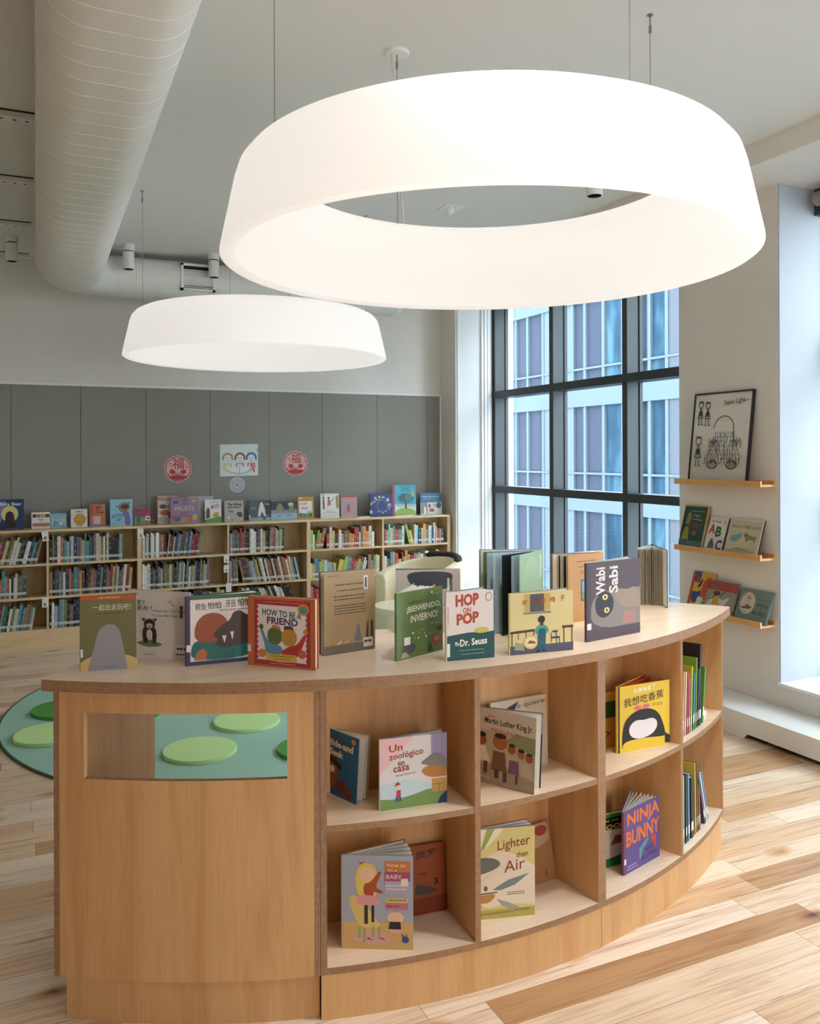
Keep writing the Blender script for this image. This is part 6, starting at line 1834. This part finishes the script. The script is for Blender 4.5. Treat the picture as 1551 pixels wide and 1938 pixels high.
# loose paper lying on the right-hand bookcase
for ul, ur, lab in ((677, 699, 'thin white leaflets lying flat beside the pink book'), (746, 782, 'white open booklet lying flat in front of the turquoise book')):
    a, b = aty(ul, 980, 8.15), aty(ur, 980, 8.15)
    t = thing('paper_leaflet', ((a.x + b.x) / 2, 8.17, BT), lab, 'leaflet')
    q = MB()
    q.box((a.x, 8.137, BT), (b.x, 8.20, BT + 0.004))
    q.build('lower_sheet', M_PAGES, t)
    q = MB()
    q.hexa([(a.x + .01, 8.14, BT + .0045), (b.x + .006, 8.142, BT + .0045), (b.x, 8.205, BT + .0045), (a.x + .004, 8.203, BT + .0045), (a.x + .01, 8.14, BT + .006), (b.x + .006, 8.142, BT + .009), (b.x, 8.205, BT + .009), (a.x + .004, 8.203, BT + .006)])
    q.build('upper_sheet', M_PAGES, t)

# ------------------------------------------------------------------ spines on the wall shelves
NAMES = {'#3d5c4a': 'dark green', '#7d2f2c': 'dark red', '#c4bfb2': 'off white', '#2b3a52': 'navy', '#b8a46a': 'tan', '#8a6a4a': 'brown', '#9aa7ad': 'pale grey', '#d8d6cf': 'white', '#5f7f93': 'steel blue', '#b5653c': 'rust', '#29292c': 'black', '#6a6f4a': 'olive', '#a83f3a': 'red', '#4f8a86': 'teal', '#c9b04c': 'yellow', '#77606e': 'mauve', '#8fae5c': 'lime', '#d08a3c': 'orange', '#bd6a80': 'pink', '#7fc0c4': 'aqua'}
PAL_A = ['#3d5c4a', '#7d2f2c', '#c4bfb2', '#c4bfb2', '#2b3a52', '#b8a46a', '#8a6a4a', '#9aa7ad', '#d8d6cf', '#d8d6cf', '#5f7f93', '#b5653c', '#29292c', '#29292c', '#6a6f4a', '#4f8a86', '#77606e']
PAL_B = PAL_A[2:9] + ['#c9b04c', '#8fae5c', '#d08a3c', '#bd6a80', '#7fc0c4', '#a83f3a', '#a83f3a', '#4f8a86', '#d8d6cf', '#5f7f93', '#d08a3c', '#c9b04c']
BAY = ['leftmost bay', 'second bay', 'third bay', 'fourth bay', 'fifth bay', 'rightmost bay']
SHF = ['top shelf', 'middle shelf', 'bottom shelf']
ORD = lambda n: '%d%s' % (n, 'th' if 10 <= n % 100 <= 20 else {1: 'st', 2: 'nd', 3: 'rd'}.get(n % 10, 'th'))
# bay, shelf, from x, to x, mean thickness, (share, lean) runs, palette, height range
SHELF = [(0, 0, -0.20, 0.165, 0.019, [(1, 14)], PAL_A, (.19, .245)), (0, 1, -0.20, 0.065, 0.017, [(1, 1)], PAL_A, (.17, .24)), (0, 2, -0.20, 0.115, 0.019, [(1, 9)], PAL_A, (.19, .245)),
         (1, 0, 0.252, 0.885, 0.019, [(1, 0)], PAL_A, (.18, .25)), (1, 1, 0.252, 0.945, 0.019, [(.4, 0), (.8, 4), (1, 5)], PAL_A, (.19, .255)), (1, 2, 0.252, 0.66, 0.020, [(.6, 1), (1, 2)], PAL_A, (.19, .25)),
         (2, 0, 1.045, 1.57, 0.019, [(.4, 0), (1, 7)], PAL_A, (.18, .25)), (2, 1, 1.045, 1.68, 0.019, [(.5, 0), (1, 3)], PAL_A, (.18, .25)), (2, 2, 1.25, 1.80, 0.022, [(1, 2)], PAL_A, (.2, .26)),
         (3, 0, 1.862, 2.40, 0.019, [(.7, 0), (1, 2)], PAL_A, (.19, .25)), (3, 1, 1.862, 2.585, 0.019, [(.08, -2), (1, -13)], PAL_A, (.21, .255)), (3, 2, 2.02, 2.55, 0.022, [(1, -22)], ['#29292c', '#d8d6cf', '#c4bfb2', '#29292c', '#8a6a4a'], (.22, .26)),
         (4, 0, 2.672, 3.39, 0.026, [(.05, 0), (.16, 12), (.60, 1), (1, 0)], PAL_B, (.13, .215)), (4, 1, 2.672, 3.43, 0.027, [(.35, 0), (.75, 14), (1, 1)], PAL_B, (.14, .21)), (4, 2, 2.672, 2.82, 0.028, [(1, 0)], ['#bd6a80', '#a83f3a', '#d8d6cf'], (.15, .2)), (4, 2, 3.28, 3.44, 0.032, [(1, 0)], ['#a83f3a', '#5f7f93', '#b5653c'], (.16, .2)),
         (5, 0, 3.482, 4.20, 0.027, [(.3, 1), (.44, -14), (1, 0)], PAL_B, (.14, .225)), (5, 1, 3.482, 4.17, 0.027, [(.25, 0), (.42, -5), (1, 0)], PAL_B, (.14, .225))]
rg = random.Random(11)
todo = []
for (bay, sh, x0, x1, tm, runs, pal, hr) in SHELF:
    z = ZSH[sh]
    # length first, so that lean runs know their share
    x, k = x0, 0
    plan = []
    lastlean = 0
    while True:
        f = (x - x0) / (x1 - x0)
        lean = next((l for s, l in runs if f < s), runs[-1][1])
        w = min(max(rg.gauss(tm, tm * 0.32), tm * 0.5), tm * 1.9)
        h = rg.uniform(*hr)
        lr = R_(abs(lean))
        gap = 0.0
        if plan and lean != lastlean:
            # a new run: leave room so that books of different lean do not cross
            ph = plan[-1][4]
            if lean < lastlean:
                gap = max(0.0, ph * math.sin(R_(max(0, lastlean))) * 0.0 + max(h, ph) * (math.tan(R_(lastlean)) - math.tan(R_(lean))))
        x += gap
        step = w / math.cos(lr)
        if x + step > x1:
            break
        plan.append((x, w, z, lean, h, rg.choice(pal), rg.uniform(.0, .012), rg.random()))
        x += step + 0.0008
        lastlean = lean
    for i, p in enumerate(plan):
        todo.append((bay, sh, i + 1, p))
# the 300 that show largest stay individual things
keep = sorted(range(len(todo)), key=lambda i: -(todo[i][3][1] * todo[i][3][4] * (0.25 if (todo[i][0], todo[i][1]) in ((2, 2), (3, 2)) else 1)))[:296]
keep = set(keep)


def spine(q, org, p):
    x, w, z, lean, h, c, dep, r = p
    l = R_(lean)
    cs, sn = math.cos(l), math.sin(l)
    y0, y1 = FY + 0.012 + dep, FY + 0.215 + dep * 0.5

    def pt(a, b, y):
        # a across the spine, b up; pivot on the corner that touches the shelf
        if lean >= 0:
            return Vector((x + (w / cs if cs else w) + (a - w) * cs + b * sn, y, z - (a - w) * sn + b * cs))
        return Vector((x + a * cs + b * sn, y, z - a * sn + b * cs)) + Vector((0, 0, 0))
    col = srgb(c)
    j = 0.85 + 0.3 * r
    col = tuple(min(1, v * j) for v in col)
    pg = srgb('#d4cec0')
    P = [pt(0, 0, y0), pt(w, 0, y0), pt(w, 0, y1), pt(0, 0, y1), pt(0, h, y0), pt(w, h, y0), pt(w, h, y1), pt(0, h, y1)]
    q.hexa(P, 0, [pg, pg, col, col, pg, col])
    e = Vector((0, -0.0006, 0))

    def rect(a0, b0, a1, b1, cc):
        q.add([pt(a0, b0, y0) + e, pt(a1, b0, y0) + e, pt(a1, b1, y0) + e, pt(a0, b1, y0) + e], [(0, 1, 2, 3)], 0, srgb(cc))
    rect(w * .06, 0.028, w * .94, 0.050, '#d8d8d4')
    rect(w * .3, 0.034, w * .7, 0.040, '#55565a')
    dark = sum(col) > 0.9
    m = '#3a3a3e' if dark else '#cfc6b0'
    b = 0.07 + 0.06 * r
    m = tuple(0.6 * u_ + 0.4 * v_ for u_, v_ in zip(col, srgb(m)))
    m = '#%02x%02x%02x' % tuple(int(255 * (1.055 * max(0.0, u_) ** (1 / 2.4) - 0.055) if u_ > 0.0031 else 255 * 12.92 * u_) for u_ in m)
    while b < h - 0.03 and r < 0.75:
        L = 0.008 + 0.022 * ((r * 97 + b * 131) % 1)
        rect(w * .32, b, w * .66, min(h - 0.02, b + L), m)
        b += L + 0.02 + 0.06 * ((r * 53 + b * 71) % 1)


GS = {}
stuff = MB()
for i, (bay, sh, n, p) in enumerate(todo):
    if i not in keep:
        spine(stuff, None, p)
        continue
    q = MB()
    spine(q, None, p)
    x, w, z, lean, h, c, dep, r = p
    o = q.build('shelved_book', M_PRINT, loc=(x, FY + 0.11, z), normals=False)
    th = 'thin' if w < 0.016 else ('thick' if w > 0.026 else 'medium')
    tag(o, '%s %s %sspine, %s from left, %s, %s of wall bookcases' % (th, NAMES[c], 'leaning ' if abs(lean) >= 7 else '', ORD(n), SHF[sh], BAY[bay]), 'book', 'shelved books on the %s, %s' % (SHF[sh], BAY[bay]))
o = stuff.build('shelved_books', M_PRINT, loc=(1.5, FY + 0.1, 0.5), normals=False)
tag(o, 'the remaining thin book spines filling the wall bookcases', 'books', kind='stuff')
# books lying flat in the last bay, bottom shelf
zz = ZSH[2]
for i, (c, lab) in enumerate((('#8f8c96', 'grey book lying flat, lowest of a small pile in the rightmost bay'), ('#c9c4c0', 'pale book lying flat, middle of the small pile in the rightmost bay'), ('#6a5c70', 'plum book lying flat, top of the small pile in the rightmost bay'))):
    q = MB()
    q.box((3.50 + i * .01, FY + .02, zz), (3.64 + i * .005, FY + .2, zz + .018), 0, [srgb(c), srgb(c), srgb(c), srgb('#d4cec0'), srgb('#d4cec0'), srgb('#d4cec0')])
    tag(q.build('flat_book', M_PRINT, loc=(3.57, FY + .1, zz)), lab, 'book', 'flat books in the rightmost bay')
    zz += .0185
# book lying across the top of the row in the fifth bay
# ------------------------------------------------------------------ letter tags on the shelf edges
for ch, u, v, tilt, lab in (('P', 85.5, 1015, 8, 'white shelf tag reading P at the top of the second bay'), ('S', 266, 1009.5, 3, 'white shelf tag reading S at the top of the third bay'), ('V', 428, 1058, 0, 'white shelf tag reading V, above the W tag'), ('W', 428, 1076.5, 0, 'white shelf tag reading W, below the V tag'), ('R', 85.5, 1140.5, 0, 'white shelf tag reading R beside the bottom shelf of the second bay'), ('Y', 432.5, 1112, 0, 'white shelf tag below the W tag, half hidden by books')):
    c = aty(u, v, FY - 0.004)
    hw, hh = (0.026, 0.043) if ch not in 'VW' else (0.024, 0.036)
    t = thing('shelf_tag', (c.x, FY - 0.002, c.z - hh), lab, 'shelf sign', 'letter tags on the wall bookcases')
    rot = Matrix.Rotation(R_(-tilt), 3, 'Y')
    ex_, up_ = -(rot @ Vector((-1, 0, 0))), rot @ Vector((0, 0, 1))
    q = MB()
    O = Vector((c.x, FY - 0.0035, c.z)) - ex_ * hw - up_ * hh
    ex_ = Vector((up_.z, 0, -up_.x))
    q.slab(O, O + ex_ * 2 * hw, up_ * 2 * hh, Vector((0, -1, 0)), 0.0025, 0, srgb('#dedcd6'))
    q.build('plate', M_PRINT, t, bevel=0.001)
    if ch != 'Y':
        q = MB()
        Art([('T', ch, 0.28, 0.12, 0.74, 0.46, 0.02, '#26262a')]).emit(q, O, ex_, up_, Vector((0, -1, 0)), 2 * hw, 2 * hh)
        q.build('letter', M_PRINT, t, normals=False)

# ------------------------------------------------------------------ paper on the tack panel
PY = BY - 0.0235


def disc(name, u, v, r, rim, face, art, label, group=None):
    c = aty(u, v, PY)
    t = thing(name, (c.x, PY, c.z), label, 'paper cutout', group)
    q = MB()
    q.cyl((c.x, PY, c.z), r, -0.002, 48, 'y', col=srgb(rim))
    Art([('E', .5, .5, .47, .47, face)] + art).emit(q, Vector((c.x - r, PY - 0.002, c.z - r)), Vector((1, 0, 0)), UPZ, Vector((0, -1, 0)), 2 * r, 2 * r)
    q.build('paper', M_PRINT, t, normals=False)


RED, PNK = '#a82a2c', '#d3a8a4'
cut = [('E', .5, .5, .43, .43, PNK)]
for i in range(26):
    a = 6.2832 * i / 26
    cut.append(('E', .5 + .45 * math.cos(a), .5 + .45 * math.sin(a), .012, .012, '#dcb8b4'))
rr = random.Random(3)
for i in range(46):
    a, d = rr.uniform(0, 6.28), rr.uniform(.16, .40)
    cut.append(('E', .5 + d * math.cos(a), .5 + d * math.sin(a) - .02, rr.uniform(.015, .045), rr.uniform(.012, .03), RED))
cut += [('P', [(.16, .22), (.3, .12), (.5, .08), (.7, .12), (.84, .22), (.7, .26), (.3, .26)], RED), ('E', .5, .68, .22, .2, PNK), ('T', '福', .30, .50, .72, .90, .05, RED), ('E', .3, .40, .10, .08, RED), ('E', .7, .40, .10, .08, RED)]
disc('papercut_roundel', 336.5, 887.5, 0.131, PNK, RED, cut, 'larger round red papercut on the grey panel, left of the drawing', 'red papercuts on the grey panel')
disc('papercut_roundel', 559, 877, 0.129, PNK, RED, cut, 'round red papercut on the grey panel, right of the drawing', 'red papercuts on the grey panel')
sil = []
for i in range(28):
    a = 6.2832 * i / 28
    sil.append(('L', [(.5 + .25 * math.cos(a), .5 + .25 * math.sin(a)), (.5 + .44 * math.cos(a + .05), .5 + .44 * math.sin(a + .05))], .028, '#6d7078'))
sil += [('E', .5, .5, .22, .22, '#7f828a'), ('E', .5, .5, .195, .195, '#c6c8cc'), ('T', '囍', .38, .38, .62, .62, .02, '#6d7078')]
disc('silver_roundel', 448.5, 917.5, 0.082, '#8f9298', '#c4c6ca', sil, 'small round silver grey papercut below the children drawing')
a, b = aty(416, 898, PY), aty(488, 901, PY)
zt_ = aty(452, 841.5, PY).z
t = thing('child_drawing', ((a.x + b.x) / 2, PY, b.z), 'white sheet with three coloured pencil children reading a book, pinned to the panel', 'drawing')
q = MB()
O, EX, UPV = Vector((a.x, PY - 0.001, b.z)), Vector((1, 0, 0.02)).normalized(), UPZ
W_, H_ = b.x - a.x, zt_ - b.z
q.slab(O, O + EX * W_, UPV * H_, Vector((0, -1, 0)), 0.001, 0, srgb('#ccd0d0'))
kid = []
for cx, hair, top in ((.2, '#8f9a5c', '#c0b060'), (.52, '#8a5040', '#7a4a80'), (.82, '#2f70a0', '#c04a5a')):
    for i in range(12):
        g = R_(-10 + 200 * i / 11)
        kid.append(('E', cx + .12 * math.cos(g), .56 + .15 * math.sin(g), .03, .035, hair))
    kid += [('E', cx, .54, .10, .13, '#d4d2cf'), ('E', cx - .035, .57, .012, .016, '#33405c'), ('E', cx + .035, .57, .012, .016, '#33405c'), ('L', [(cx - .04, .48), (cx, .465), (cx + .045, .485)], .012, '#a0525a'),
            ('L', [(cx - .08, .4), (cx - .1, .25), (cx, .16)], .03, top), ('L', [(cx + .08, .4), (cx + .1, .25)], .03, top), ('L', [(cx - .07, .39), (cx + .07, .39)], .02, top)]
kid += [('P', [(.88, .1), (.78, .36), (.86, .38), (.92, .12)], '#c9606a'), ('P', [(.22, .14), (.5, .06), (.78, .14), (.74, .32), (.5, .26), (.26, .32)], '#d8d8d4'), ('L', [(.22, .14), (.5, .06), (.78, .14)], .014, '#4a4a48'), ('L', [(.5, .06), (.5, .27)], .012, '#4a4a48'), ('L', [(.97, .78), (.99, .84)], .02, '#8a4a40')]
Art(kid).emit(q, O, EX, UPV, Vector((0, -1, 0)), W_, H_)
q.build('sheet', M_PRINT, t, normals=False)
